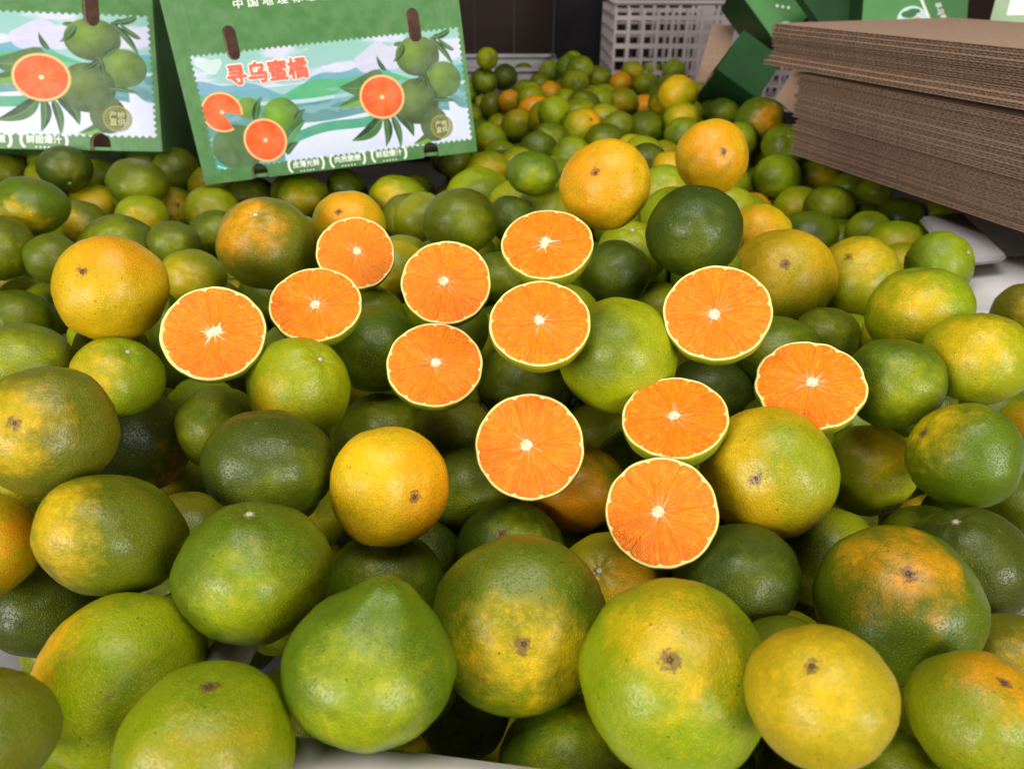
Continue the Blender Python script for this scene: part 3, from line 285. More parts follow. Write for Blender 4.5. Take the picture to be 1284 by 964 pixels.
(-0.0628, 1.4979, -0.0704, 0.0276, 0.89, -0.38, -0.7, 0.61, 0.35, -0.75, 0.56, 'G', 'L', 0.25, 'n', 35, 'small mid green mandarin up and right of the right end of the tilted carton'),
(-0.0449, 0.8096, -0.0651, 0.0277, 0.91, -0.7, 0.5, 0.51, -0.07, -0.61, -0.79, 'G', 'L', 0.41, 'b', 60, 'half-hidden mid green mandarin with a lime patch left of the topmost cut half'),
(0.178, 1.1363, -0.0228, 0.0256, 0.89, 0.73, -0.52, 0.45, -0.98, 0.13, -0.12, 'L', 'Y', 0.27, 'n', 42, 'small lime green mandarin up and right of the big orange mandarin'),
(0.134, 0.7382, -0.0693, 0.0312, 0.87, -0.68, 0.41, 0.61, -0.19, -0.98, -0.03, 'L', 'G', 0.46, 'n', 73, 'half-hidden lime green mandarin with a greener patch down and right of the topmost cut half'),
(0.2472, 0.4315, -0.1363, 0.0271, 0.9, 0.89, -0.45, 0.08, -0.9, -0.19, 0.39, 'V', 'G', 0.47, 'n', 90, 'half-hidden olive green mandarin with a greener patch below the rightmost cut half'),
(0.2414, 0.6138, -0.1388, 0.0297, 0.87, 0.19, 0.95, 0.26, -0.33, -0.78, -0.52, 'G', 'L', 0.31, 'n', 77, 'half-hidden mid green mandarin left of the rightmost cut half'),
(0.1303, 0.3991, -0.1777, 0.0284, 0.91, -0.39, 0.74, 0.55, -0.89, -0.38, -0.24, 'G', 'Y', 0.26, 'b', 96, 'half-hidden mid green mandarin above the huge front mandarin with the star scar'),
(-0.0368, 0.8743, -0.081, 0.0293, 0.88, -0.82, -0.1, 0.56, 0.82, -0.57, 0.01, 'G', 'L', 0.23, 'b', 59, 'small mid green mandarin up and right of the cut half of the upper middle'),
(0.3981, 1.7155, -0.0361, 0.0279, 0.85, 0.49, -0.83, 0.27, -0.15, -0.25, 0.96, 'L', 'Y', 0.49, 'n', 32, 'small lime green mandarin with a yellow blush right of the large yellow mandarin far back'),
(0.2615, 1.3626, -0.0385, 0.0275, 0.89, -0.26, -0.93, 0.26, -0.1, -0.64, 0.76, 'L', 'Y', 0.38, 'n', 39, 'small lime green mandarin with a yellow blush below the white lattice crate'),
(0.1942, 1.6612, -0.0259, 0.0262, 0.9, -0.01, 0.03, 1.0, -0.44, -0.88, 0.18, 'L', 'G', 0.44, 'n', 31, 'small lime green mandarin with a greener patch left of the large yellow mandarin far back'),
(-0.1045, 1.9484, -0.0579, 0.0286, 0.86, -0.7, -0.69, 0.18, 0.04, 0.62, 0.78, 'L', 'Y', 0.33, 's', 29, 'small lime green mandarin above the right end of the tilted carton'),
(-0.1441, 0.3556, -0.0409, 0.0288, 0.85, 0.41, 0.28, 0.87, 0.51, -0.86, -0.04, 'G', 'L', 0.31, 'n', 120, 'half-hidden mid green mandarin left of the speckled yellow mandarin'),
(-0.7369, 1.0986, -0.0352, 0.0282, 0.92, 0.55, 0.79, 0.27, 0.86, -0.42, 0.29, 'L', 'Y', 0.32, 'b', 48, 'small lime green mandarin left of the left carton'),
(0.3949, 1.5529, -0.0435, 0.0282, 0.88, -0.52, -0.52, 0.68, 0.45, -0.86, -0.24, 'D', 'G', 0.46, 'n', 35, 'small dark green mandarin with a greener patch above the orange mandarin nearest the cardboard'),
(0.0547, 0.7499, -0.0702, 0.0309, 0.92, -1.0, -0.04, 0.04, -0.87, -0.33, 0.37, 'G', 'L', 0.41, 'n', 71, 'half-hidden mid green mandarin with a lime patch down and right of the topmost cut half'),
(0.0266, 1.6915, -0.0249, 0.0258, 0.9, 0.3, 0.95, 0.05, -0.14, -0.52, -0.84, 'G', 'L', 0.43, 'n', 30, 'small mid green mandarin up and right of the right end of the tilted carton'),
(0.0382, 1.6223, -0.0199, 0.0258, 0.85, -0.21, 0.96, 0.17, 0.13, 0.14, -0.98, 'L', 'Y', 0.23, 'n', 31, 'small lime green mandarin left of the white lattice crate'),
(0.1913, 0.7999, -0.0984, 0.0305, 0.85, 0.62, 0.66, 0.42, 0.76, -0.35, -0.55, 'D', 'Y', 0.46, 'n', 66, 'half-hidden dark green mandarin with a yellow blush below the big dark green mandarin'),
(-0.3062, 0.7561, -0.1004, 0.0277, 0.93, -0.05, 0.91, 0.42, 0.44, -0.83, -0.33, 'G', 'Y', 0.37, 's', 63, 'half-hidden mid green mandarin with a yellow blush up and right of the leftmost cut half'),
(-0.3039, 0.3486, -0.1792, 0.0267, 0.9, 0.23, -0.86, 0.46, -0.49, -0.33, 0.81, 'L', 'G', 0.38, 'b', 97, 'half-hidden lime green mandarin with a greener patch up and right of the lower left corner'),
(-0.6441, 1.099, -0.0922, 0.026, 0.91, -0.6, 0.78, 0.15, -0.37, -0.74, -0.56, 'G', 'L', 0.22, 'n', 43, 'small mid green mandarin below the left carton'),
(-0.2125, 0.7014, -0.2339, 0.0307, 0.92, 0.5, 0.55, 0.67, 0.85, -0.48, -0.22, 'G', 'L', 0.31, 'n', 68, 'half-hidden mid green mandarin up and left of the speckled yellow mandarin'),
(-0.1035, 1.216, -0.1212, 0.028, 0.86, -0.39, -0.9, 0.19, -0.21, 0.63, 0.75, 'L', 'Y', 0.36, 's', 42, 'small lime green mandarin with a yellow blush above the cut half of the upper middle'),
(0.3339, 1.4702, -0.0285, 0.0268, 0.9, 0.26, 0.46, 0.85, -0.67, -0.62, -0.4, 'L', 'Y', 0.32, 'n', 35, 'small lime green mandarin down and right of the large yellow mandarin far back'),
(0.3238, 0.4117, -0.1223, 0.0298, 0.87, 0.76, 0.65, 0.02, 0.15, 0.15, -0.98, 'G', 'Y', 0.28, 'n', 103, 'half-hidden mid green mandarin down and left of the right edge of the photo'),
(0.3346, 1.0241, -0.0845, 0.0304, 0.88, -0.81, -0.47, 0.35, -0.02, -0.21, 0.98, 'O', 'L', 0.47, 'n', 54, 'small orange mandarin with a lime patch right of the big dark green mandarin'),
(0.0685, 0.881, -0.0194, 0.0271, 0.86, -0.61, -0.62, 0.49, 0.81, 0.31, 0.5, 'L', 'G', 0.3, 'n', 56, 'small lime green mandarin left of the big orange mandarin'),
(-0.5509, 0.7753, -0.0819, 0.0293, 0.88, 0.42, 0.89, 0.18, 0.71, 0.14, -0.69, 'L', 'Y', 0.45, 'b', 66, 'half-hidden lime green mandarin with a yellow blush above the left edge of the photo'),
(-0.4299, 0.9982, -0.1497, 0.03, 0.9, 0.8, -0.2, 0.56, 0.64, -0.62, 0.45, 'G', 'L', 0.48, 'n', 53, 'small mid green mandarin with a lime patch left of the orange-shouldered mandarin'),
(-0.3281, 0.8467, -0.1223, 0.0311, 0.9, 0.58, 0.34, 0.74, -0.31, -0.84, 0.43, 'G', 'L', 0.22, 'b', 63, 'half-hidden mid green mandarin up and right of the leftmost cut half'),
(0.1573, 0.5664, 0.0096, 0.0277, 0.86, -0.46, 0.51, 0.72, 0.04, -0.93, 0.37, 'G', 'L', 0.27, 'b', 85, 'half-hidden mid green mandarin above the largest cut half right of centre'),
(0.348, 1.7479, -0.0248, 0.0298, 0.9, -0.65, -0.38, 0.66, -0.2, -0.14, 0.97, 'L', 'G', 0.46, 'n', 33, 'small lime green mandarin with a greener patch below the white lattice crate'),
(0.1429, 1.9412, 0.0027, 0.0288, 0.85, -0.8, 0.33, 0.5, -0.26, -0.92, -0.3, 'L', 'G', 0.33, 'b', 29, 'small lime green mandarin up and left of the orange mandarin nearest the cardboard'),
(0.1014, 0.3388, -0.0581, 0.026, 0.89, -0.65, -0.35, 0.68, 0.58, -0.31, 0.75, 'G', 'L', 0.25, 'b', 110, 'half-hidden mid green mandarin down and right of the lowest cut half'),
(0.0469, 0.477, -0.1719, 0.0271, 0.92, 0.29, 0.93, 0.21, 0.45, -0.75, -0.48, 'L', 'Y', 0.36, 'n', 82, 'half-hidden lime green mandarin with a yellow blush left of the lowest cut half'),
(0.1355, 1.7661, -0.0203, 0.0321, 0.88, 0.99, 0.1, 0.1, -0.78, 0.32, -0.54, 'G', 'Y', 0.26, 's', 36, 'small mid green mandarin left of the white lattice crate'),
(-0.3981, 0.641, -0.1088, 0.031, 0.85, 0.99, -0.14, 0.01, -0.23, 0.86, 0.47, 'L', 'G', 0.25, 's', 79, 'half-hidden lime green mandarin below the big all-yellow mandarin'),
(-0.059, 1.4505, -0.1028, 0.0309, 0.86, -0.95, -0.12, 0.28, -0.99, 0.01, 0.16, 'G', 'L', 0.48, 's', 40, 'small mid green mandarin with a lime patch below the right end of the tilted carton'),
(0.038, 0.4226, -0.1778, 0.0312, 0.89, 0.32, 0.84, 0.43, 0.24, -0.77, -0.59, 'G', 'L', 0.33, 'b', 101, 'half-hidden mid green mandarin down and left of the lowest cut half'),
(-0.5411, 0.8244, -0.0448, 0.0263, 0.93, -0.58, -0.71, 0.41, 0.44, -0.21, 0.87, 'L', 'Y', 0.42, 'n', 57, 'small lime green mandarin with a yellow blush up and left of the big all-yellow mandarin'),
(0.4097, 0.5432, -0.0701, 0.0276, 0.88, -0.01, -0.78, 0.62, -0.59, -0.24, 0.77, 'G', 'L', 0.49, 'b', 82, 'half-hidden mid green mandarin with a lime patch below the white tray'),
(-0.3292, 0.6351, -0.1248, 0.0316, 0.84, 0.81, -0.53, 0.26, -0.82, -0.41, 0.39, 'G', 'L', 0.26, 's', 80, 'half-hidden mid green mandarin down and left of the leftmost cut half'),
(0.3035, 0.9464, -0.0604, 0.0262, 0.88, -0.77, -0.08, 0.63, 0.1, -0.41, 0.91, 'L', 'Y', 0.47, 's', 50, 'small lime green mandarin with a yellow blush right of the big dark green mandarin'),
(-0.1609, 0.6003, -0.1437, 0.0314, 0.87, 0.44, 0.82, 0.35, -0.42, -0.91, 0.02, 'G', 'L', 0.37, 'n', 82, 'half-hidden mid green mandarin with a lime patch up and left of the speckled yellow mandarin'),
(-0.0145, 0.5508, -0.1207, 0.0268, 0.85, 0.43, -0.17, 0.89, -0.0, -0.36, 0.93, 'G', 'L', 0.35, 'n', 76, 'half-hidden mid green mandarin with a lime patch up and right of the speckled yellow mandarin'),
(-0.5134, 1.0028, -0.046, 0.0278, 0.86, -0.84, -0.16, 0.51, 0.4, -0.63, -0.66, 'L', 'Y', 0.46, 'n', 51, 'small lime green mandarin with a yellow blush down and right of the left carton'),
]
REST = [
(307,602,-71,313),(142,416,-72,296),(63,454,-4,321),(-262,740,-134,277),(30,283,-127,275),(-161,517,-176,292),(42,1563,-25,310),(-210,396,-145,286),
(-361,778,-74,293),(301,1943,-56,262),(313,523,-207,266),(-17,644,-83,276),(-222,967,-62,304),(398,1232,-42,260),(310,1177,-12,279),(-131,788,-133,291),
(-100,1372,-106,289),(275,808,-59,267),(303,1639,-29,259),(-97,1555,-70,295),(-75,1822,-76,260),(-230,560,-110,280),(-335,727,-59,276),(-196,880,-40,322),
(90,798,-72,285),(43,638,-160,285),(14,1316,-78,314),(79,869,-79,296),(312,1362,-32,264),(-215,274,-156,269),(-388,871,-98,297),(-586,1089,-122,318),
(-583,918,-47,261),(-109,1271,-134,280),(-63,559,-3,256),(182,565,-79,278),(-108,1444,-161,277),(-20,700,-105,282),(205,426,-97,261),(349,1526,-37,266),
(6,1510,-57,305),(-430,813,-110,269),(375,1267,-85,304),(166,615,-6,273),(-106,1424,-93,260),(176,1719,-44,303),(-102,1601,-126,296),(-321,455,-44,261),
(68,696,-90,264),(-18,1201,-64,298),(-50,1721,-89,285),(118,1840,-42,268),(-102,613,-77,272),(276,646,-33,261),(-453,887,-128,287),(140,911,-5,284),
(284,1856,-80,305),(189,805,-153,260),(-99,355,-134,286),(1,1454,-61,266),(-30,1409,-65,288),(-62,362,-190,299),(191,574,-133,293),(-135,726,-70,272),
(65,516,-121,297),(-102,466,-181,261),(223,1534,-64,262),(119,999,-86,306),(-36,626,-129,278),(-59,500,-185,285),(-79,759,-56,308),(-280,612,-99,299),
(179,1826,-55,278),(-356,610,-61,261),(237,1644,-35,262),(-20,877,-131,260),(25,963,-18,276),(92,746,-108,261),(-120,330,-176,267),(333,1890,-48,303),
(512,684,-93,316),(231,1720,-75,307),(-145,1016,-118,274),(88,948,-25,295),(226,886,-10,268),(150,1548,-25,310),(156,1347,-13,261),(-35,315,-140,267),
(210,762,-55,315),(349,1281,-38,264),(99,1203,-200,313),(-625,937,-72,269),(197,1365,-37,269),(13,1042,-64,261),(309,1612,-220,266),(325,937,-150,266),
(5,1481,-109,279),(-404,682,-218,265),(-525,628,-102,268),(-524,670,-217,295),(-22,429,-115,298),(48,943,-162,260),(65,242,-73,262),(3,1145,-79,262),
(-641,924,-211,266),(105,1644,-197,281),(-348,779,-202,263),(-56,1703,-156,272),(-11,1945,-203,295),(416,1062,-163,262),(39,1360,-204,265),(291,1175,-177,261),
(313,1626,-89,266),(228,376,-121,266),(-209,810,-44,263),(342,1671,-31,307),(110,846,-19,285),(322,1565,-38,261),(-548,720,-31,310),(79,1371,-20,271),
(350,885,-248,279),(-592,832,-32,276),(293,871,-54,281),(-440,581,-107,270),(346,693,-78,267),(-407,527,-81,296),(-59,856,-176,287),(-152,958,-125,274),
(-340,402,-149,288),(162,1645,-199,300),(427,945,-157,302),(-577,762,-163,318),(218,751,-144,262),(-424,988,-235,306),(135,813,-97,267),(-131,801,-207,292),
(94,1862,-137,294),(85,1681,-101,284),(213,1577,-98,293),(-132,584,-38,285),(-4,1429,-121,261),(371,1062,-196,282),(193,1044,-62,293),(220,1111,-61,312),
(185,366,-188,265),(317,1219,-118,314),(13,710,-157,292),(-56,634,-42,298),(298,1880,-156,319),(-1,813,-198,291),(472,1007,-146,305),(-166,926,-174,275),
(-439,1055,-201,273),(-9,372,-144,289),(-360,600,-175,315),(-629,950,-136,305),(276,716,-131,293),(248,793,-181,260),(-29,1870,-191,290),(-276,804,-96,277),
(290,1679,-92,267),(77,580,-90,269),(317,1082,-100,277),(476,701,-181,273),(-375,445,-27,305),(363,549,-188,268),(283,1773,-130,314),(133,1241,-171,292),
(-462,555,-183,293),(337,1129,-173,310),(-487,609,-220,318),(-527,943,-158,304),(-54,478,-128,267),(-223,978,-208,292),(45,1650,-82,262),(78,1047,-153,268),
(103,976,-139,313),(-187,879,-126,263),(150,757,-179,305),(-252,611,-169,276),(422,679,-149,280),(-752,993,-178,275),(145,454,-118,288),(519,803,-234,282),
(245,563,-171,300),(94,1336,-177,309),(-291,891,-149,306),(142,1434,-72,273),(168,1928,-125,290),(-325,761,-157,290),(56,1598,-184,299),(-74,739,-115,296),
(14,1249,-124,286),(428,733,-103,280),(-187,445,-96,318),(-75,693,-63,267),(368,624,-55,276),(-358,534,-143,263),(253,1358,-109,307),(384,1593,-145,291),
(-105,1682,-179,271),(102,677,-137,308),(-50,553,-172,287),(420,1058,-216,274),(-73,1323,-101,284),(-518,874,-112,260),(63,988,-192,303),(76,1743,-93,273),
(-475,965,-201,269),(72,1182,-148,310),(337,985,-169,279),(-360,652,-207,292),(-176,748,-215,280),(131,339,-107,264),(-106,1401,-189,263),(36,1925,-178,262),
(-171,587,-79,280),(-849,1080,-187,305),(-290,974,-175,294),(217,475,-164,290),(183,1474,-74,260),(-99,1803,-183,268),(367,574,-122,267),(332,1051,-153,298),
(184,669,-179,274),(-335,978,-92,285),(318,791,-180,315),(-382,1046,-130,278),(329,1543,-125,267),(-247,951,-128,264),(349,724,-175,288),(242,1155,-178,283),
(60,1474,-93,270),(192,265,-216,263),(-64,556,-97,263),(-120,1005,-173,278),(-415,520,-161,312),(-362,859,-221,316),(-91,1494,-191,316),(-13,1024,-111,307),
(29,1144,-150,289),(336,1758,-103,286),(-275,937,-214,272),(44,653,-70,281),(482,905,-216,308),(56,233,-170,282),(-502,863,-200,265),(231,298,-209,268),
(-403,789,-189,314),(-11,1367,-111,262),(-67,1648,-131,291),(-42,1938,-105,311),(-459,1095,-98,282),(81,741,-164,311),(-676,949,-174,300),(29,1720,-105,263),
(383,928,-129,273),(-356,962,-174,303),(327,502,-97,305),(396,1102,-133,279),(478,722,-230,287),(133,1596,-128,275),(-216,822,-137,262),(370,1024,-234,261),
(393,1799,-123,261),(306,1905,-100,271),(28,1798,-72,295),(-42,738,-162,263),(79,1263,-180,268),(149,1251,-50,295),(218,843,-123,296),(218,690,-110,294),
(-377,890,-152,298),(175,1623,-106,265),(313,625,-166,285),(-495,583,-66,265),(-168,494,-52,274),(-305,692,-218,309),(-245,385,-100,263),(267,1449,-66,270),
(444,578,-156,277),(210,495,-106,265),(-226,507,-145,268),(410,936,-241,286),(-642,1086,-175,260),(-207,856,-209,262),(-599,888,-85,267),(218,1847,-215,319),
(-396,724,-105,268),(242,1527,-119,273),(29,849,-109,305),(-486,714,-197,316),(370,1432,-181,278),(15,1609,-131,304),(439,1065,-92,290),(-703,883,-125,299),
(-151,668,-75,281),(-282,512,-205,277),(11,948,-120,293),(75,1545,-194,282),(185,985,-122,303),(331,880,-142,260),(239,323,-143,312),(162,1177,-158,284),
(-79,422,-130,311),(39,1530,-119,288),(19,480,-124,277),(204,1877,-101,316),(1,947,-205,298),(295,1721,-172,284),(-388,468,-145,292),(118,1922,-153,263),
(-29,1865,-87,293),(-71,1503,-128,313),(-80,723,-198,307),(97,1419,-197,263),(396,1036,-124,270),(518,762,-191,289),(517,650,-163,281),(-187,688,-124,296),
(-571,701,-207,282),(57,893,-180,260),(-46,1591,-144,264),(-420,768,-53,276),(268,1507,-184,301),(-316,904,-198,269),(91,439,-192,281),(79,1316,-92,312),
(289,1136,-101,318),(9,1751,-153,264),(80,1577,-125,277),(392,1681,-136,286),(220,1613,-144,268),(191,1098,-175,288),(-76,1351,-199,281),(375,1470,-127,305),
(-481,1091,-153,276),(404,784,-104,295),(142,339,-170,278),(-543,792,-200,272),(110,854,-130,279),(331,795,-123,266),(52,780,-117,271),(42,1217,-188,303),
(504,1138,-187,275),(-545,883,-155,267),(239,691,-182,295),(-56,997,-169,287),(-338,1024,-158,271),(-731,1078,-144,280),(-116,830,-165,263),(402,794,-209,282),
(140,934,-101,281),(329,673,-128,276),(-203,1032,-148,296),(138,725,-131,300),(-11,1671,-140,273),(306,964,-217,315),(-301,808,-213,306),(258,1066,-138,283),
(-107,921,-82,265),(201,1452,-127,302),(290,1577,-162,284),(-90,965,-211,266),(320,1630,-148,287),(503,868,-118,264),(-158,738,-142,287),(-265,1022,-120,282),
(156,1387,-141,272),(-638,784,-173,289),(501,839,-167,265),(-486,785,-110,266),(58,1379,-80,297),(133,1098,-67,296),(165,382,-121,301),(-221,617,-107,263),
(504,795,-83,277),(-500,833,-146,306),(268,1271,-110,294),(-302,511,-142,295),(-284,1029,-195,304),(-586,919,-196,314),(-225,758,-185,302),(-297,416,-116,268),
(488,652,-211,282),(-488,581,-123,260),(259,955,-138,271),(324,1344,-85,293),(-287,567,-141,269),(-69,674,-164,317),(132,1652,-146,298),(24,1717,-195,283),
(5,1038,-195,295),(-61,1948,-174,279),(209,1137,-123,267),(312,1554,-209,307),(25,1861,-158,311),(-17,1250,-193,311),(262,798,-112,292),(24,1893,-86,265),
(372,891,-193,277),(-20,1766,-77,295),(261,557,-114,280),(66,1177,-79,301),(-72,1564,-187,309),(121,1360,-63,310),(132,568,-102,270),(-592,830,-158,281),
(-81,1036,-205,268),(126,1763,-129,310),(-191,789,-97,306),(-523,678,-155,315),(-689,1012,-193,306),(-459,949,-152,286),(78,1661,-153,279),(398,622,-164,304),
(-534,1014,-218,272),(-4,738,-199,265),(111,1753,-208,292),(-441,757,-158,275),(510,966,-166,261),(484,1104,-128,314),(-16,1586,-200,307),(-597,995,-212,287),
(-185,461,-183,293),(211,1423,-177,280),(341,1673,-114,287),(-426,896,-218,310),(-2,1323,-206,283),(97,499,-178,306),(-13,1499,-159,318),(298,1833,-196,279),
(251,1789,-190,304),(-43,1752,-181,273),(125,1493,-75,312),(243,1932,-193,297),(346,966,-88,271),(85,1096,-145,260),(304,1389,-111,271),(225,1567,-175,293),
(249,936,-190,266),(264,1216,-190,268),(129,557,-159,267),(-649,875,-183,299),(-5,790,-127,267),(-570,648,-188,296),(-467,842,-81,300),(148,1112,-140,264),
(491,759,-128,297),(-193,265,-81,268),(28,666,-118,265),(273,675,-90,272),(395,1325,-44,299),(26,592,-47,309),(261,985,-87,297),(374,1932,-68,288),
(9,689,-206,263),(326,1947,-128,292),(396,1672,-73,308),(158,1220,-123,269),(-267,734,-238,281),(340,1804,-176,275),(-49,1411,-201,268),(-622,730,-202,300),
(207,1334,-87,265),(224,1207,-98,309),(249,731,-85,264),(242,351,-197,262),(342,442,-223,268),(391,1206,-102,271),(-809,1064,-112,308),(-174,691,-177,271),
(-527,1028,-98,285),(2,507,-177,263),(-244,557,-192,295),(-569,722,-99,314),(373,1942,-179,282),(79,1539,-68,317),(290,1296,-167,266),(164,518,-106,271),
(369,1496,-201,319),(390,676,-192,282),(107,1530,-132,264),(310,1043,-216,274),(-416,948,-102,266),(166,452,-184,291),(251,886,-88,301),(-29,1801,-154,319),
(209,1402,-82,317),(227,1668,-192,270),(-337,521,-84,295),(508,948,-242,267),(-420,498,-37,265),(68,804,-168,267),(105,1255,-121,297),(197,1047,-144,285),
(18,1942,-121,282),(-77,1046,-135,313),(-718,1092,-201,318),(478,889,-162,269),(517,1019,-191,282),(212,650,-61,297),(401,849,-222,286),(424,878,-143,305),
(110,844,-194,297),(345,1181,-84,264),(132,1885,-87,265),(293,428,-176,290),(-376,578,-114,312),(-235,669,-168,278),(420,525,-179,261),(-369,1018,-207,280),
(-673,831,-157,268),(212,909,-132,300),(22,1401,-170,288),(-111,495,-137,271),(301,750,-67,281),(216,1730,-155,310),(171,874,-153,289),(-14,454,-167,269),
(-255,322,-134,282),(-384,731,-179,268),(-636,981,-49,260),(147,1552,-98,302),(383,496,-223,309),(109,1821,-206,290),(-531,606,-164,311),(172,1584,-200,287),
(140,1687,-76,268),(-624,1024,-172,262),(129,1899,-206,260),(384,1849,-187,295),(-361,526,-193,264),(-58,1276,-124,262),(-125,842,-83,273),(258,1044,-88,280),
(283,1575,-88,305),(173,1201,-51,260),(271,1362,-167,283),(184,943,-176,266),(-500,935,-108,263),(430,566,-213,275),(-631,832,-78,306),(199,1215,-199,313),
(-89,1897,-172,288),(-111,913,-143,306),(285,1440,-160,263),(168,1289,-180,301),(-65,1006,-83,309),(283,910,-234,265),(462,995,-230,287),(-16,894,-194,282),
(-396,577,-220,304),(-22,1911,-152,282),(434,636,-208,283),(362,627,-121,283),(60,1024,-85,268),(197,1798,-125,296),(388,1786,-70,305),(72,1888,-189,283),
(259,502,-132,307),(-353,409,-69,264),(287,360,-129,284),(214,1662,-96,279),(398,1741,-110,285),(63,1841,-65,294),(185,1513,-141,319),(-43,939,-169,285),
(246,1946,-101,292),(-33,1648,-191,304),(-573,944,-101,293),(133,644,-193,306),(365,740,-127,265),(-208,914,-94,261),(-101,1669,-88,300),(74,899,-130,285),
(-100,1889,-88,269),(452,797,-231,283),(59,1081,-200,270),(-319,458,-187,271),(75,1749,-159,260),(97,706,-209,295),(261,1031,-182,284),(-1,1577,-82,279),
(-804,1089,-36,289),(313,568,-165,274),(-583,852,-224,264),(63,1151,-199,318),(300,1299,-66,271),(-281,628,-216,263),(168,1942,-207,272),(-158,967,-209,283),
(311,835,-218,279),(365,1836,-77,270),(209,970,-61,265),(416,642,-103,267),(470,956,-122,262),(96,413,-127,263),(378,1345,-106,294),(384,1522,-94,265),
(366,463,-126,296),(389,1439,-79,303),(53,1660,-211,301),(-365,687,-149,293),(294,1504,-129,264),(-461,527,-110,288),(39,334,-128,269),(37,1097,-89,315),
(378,818,-151,265),(129,1143,-186,266),(-783,1031,-149,278),(5,1114,-202,279),(-93,1295,-195,304),(456,863,-245,280),(148,224,-179,269),(5,372,-201,297),
(81,529,-37,317),(-465,807,-189,280),(310,920,-104,274),(421,908,-198,262),(50,1306,-202,294),(13,857,-170,264),(-65,1401,-142,302),(138,1079,-189,274),
(340,1415,-75,261),(58,1786,-210,299),(243,852,-190,280),(391,1125,-196,261),(-99,1743,-108,274),(212,1253,-66,288),(-92,974,-124,261),(196,615,-179,285),
(334,1295,-117,264),(140,1307,-99,281),(133,1047,-119,307),(29,1743,-51,300),(193,1785,-193,298),(-488,1009,-149,265),(150,1825,-106,296),(380,520,-141,304),
(101,1363,-125,295),(395,1681,-193,300),(-265,884,-223,289),(70,307,-198,282),(-648,1049,-220,280),(-275,832,-148,272),(428,745,-157,294),(515,1083,-195,302),
(208,1339,-184,268),(294,1743,-65,274),(-369,934,-230,280),(132,922,-178,281),(123,1154,-98,319),(-751,943,-158,279),(246,524,-76,260),(-98,1858,-132,266),
(65,1933,-81,268),(435,1144,-130,289),(393,1900,-135,292),(392,1008,-180,273),(232,1816,-84,286),(360,1375,-163,280),(-385,800,-137,270),(-433,705,-172,271),
(502,1043,-105,264),(-390,456,-83,272),(249,602,-53,272),(-101,1201,-184,313),(277,1659,-185,260),(71,969,-81,272),(262,1625,-117,261),(185,1883,-163,263),
(107,1035,-41,291),(-672,987,-100,281),(-159,852,-187,274),(353,931,-222,272),(-13,646,-180,291),(-107,568,-149,279),(67,1419,-115,265),(-99,1621,-206,292),
(355,610,-199,281),(75,1242,-69,314),(515,1017,-245,264),(256,1100,-188,279),(275,736,-191,274),(286,1192,-75,270),(-5,982,-65,291),(321,1486,-86,303),
(-46,945,-101,266),(-637,884,-120,270),(6,1320,-150,313),(-725,1017,-94,302),(-155,893,-221,282),(370,1769,-201,271),(-435,852,-171,311),(151,1702,-198,261),
(-701,947,-116,262),(-100,629,-137,278),(467,1081,-234,307),(368,1264,-173,292),(185,533,-175,302),(267,495,-197,282),(414,727,-214,292),(-74,802,-129,277),
(-151,283,-186,317),(-529,1076,-197,309),(-618,1043,-102,299),(340,1322,-161,267),(312,1467,-203,312),(34,1450,-198,301),(133,1498,-183,318),(-51,778,-210,284),
(-118,686,-119,319),(139,1854,-170,285),(-810,1003,-201,301),(-672,879,-72,313),(-326,990,-221,264),(199,1772,-61,288),(454,1144,-217,307),(-329,919,-104,303),
(332,1223,-192,307),(137,1457,-124,290),(311,677,-192,318),(-234,796,-230,305),(381,1156,-127,268),(-464,640,-126,305),(92,1704,-181,272),(223,1242,-142,266),
(-614,763,-86,307),(-700,899,-194,280),(144,1021,-173,267),(-777,1089,-190,300),(-561,666,-111,285),(-210,899,-180,262),(-542,892,-219,265),(-585,1079,-209,284),
(148,1937,-64,283),(-685,1031,-136,305),(343,1827,-125,299),(261,1463,-121,263),(340,1227,-43,280),(391,1413,-135,284),(399,1571,-197,294),(-480,910,-186,282),
(0,580,-166,309),(64,1806,-155,292),(-531,1089,-102,277),(7,1074,-141,273),(-132,792,-67,271),(208,1004,-176,283),(-421,1091,-146,302),(-411,942,-186,301),
(292,374,-209,266),(-26,1523,-101,275),(393,979,-123,264),(277,906,-148,279),(-225,1035,-217,287),(196,826,-46,260),(-309,694,-127,296),(180,886,-69,318),
(88,319,-148,274),(461,611,-112,268),(362,1625,-208,299),(184,1279,-123,318),(-577,1012,-133,277),(111,1605,-71,311),(212,220,-165,275),(229,405,-192,276),
(286,847,-139,300),(180,282,-155,269),(460,787,-169,261),(-325,462,-105,290),(-390,964,-57,273),(-437,642,-187,304),(-28,1209,-151,312),(69,372,-167,304),
(-280,874,-65,316),(-270,757,-45,262),(256,1054,-17,262),(91,1425,-55,300),(-479,1094,-219,290),(239,1619,-214,295),(237,1860,-149,298),(151,1345,-197,266),
(-95,1794,-123,277),(270,1933,-147,262),(493,630,-70,300),(-151,1045,-161,263),(401,841,-105,262),(28,909,-74,289),(96,1807,-112,273),(10,1189,-113,282),
(508,854,-216,266),(37,768,-195,261),(-29,1002,-216,278),(-903,1172,-186,273),(340,1682,-190,265),(467,1071,-171,269),(-238,354,-174,282),(383,1192,-178,275),
(464,847,-84,275),(-227,848,-76,275),(-452,1044,-129,276),(-448,543,-28,263),(-639,853,-21,261),(263,910,-38,263),(-215,763,-57,258),(350,1612,-32,298),
(-194,702,-39,256),(-335,562,-44,284),(-598,769,-22,299),(298,1516,-23,272),(-330,1045,-238,262),(344,1576,-86,286),(-497,769,-209,268),(109,621,-83,261),
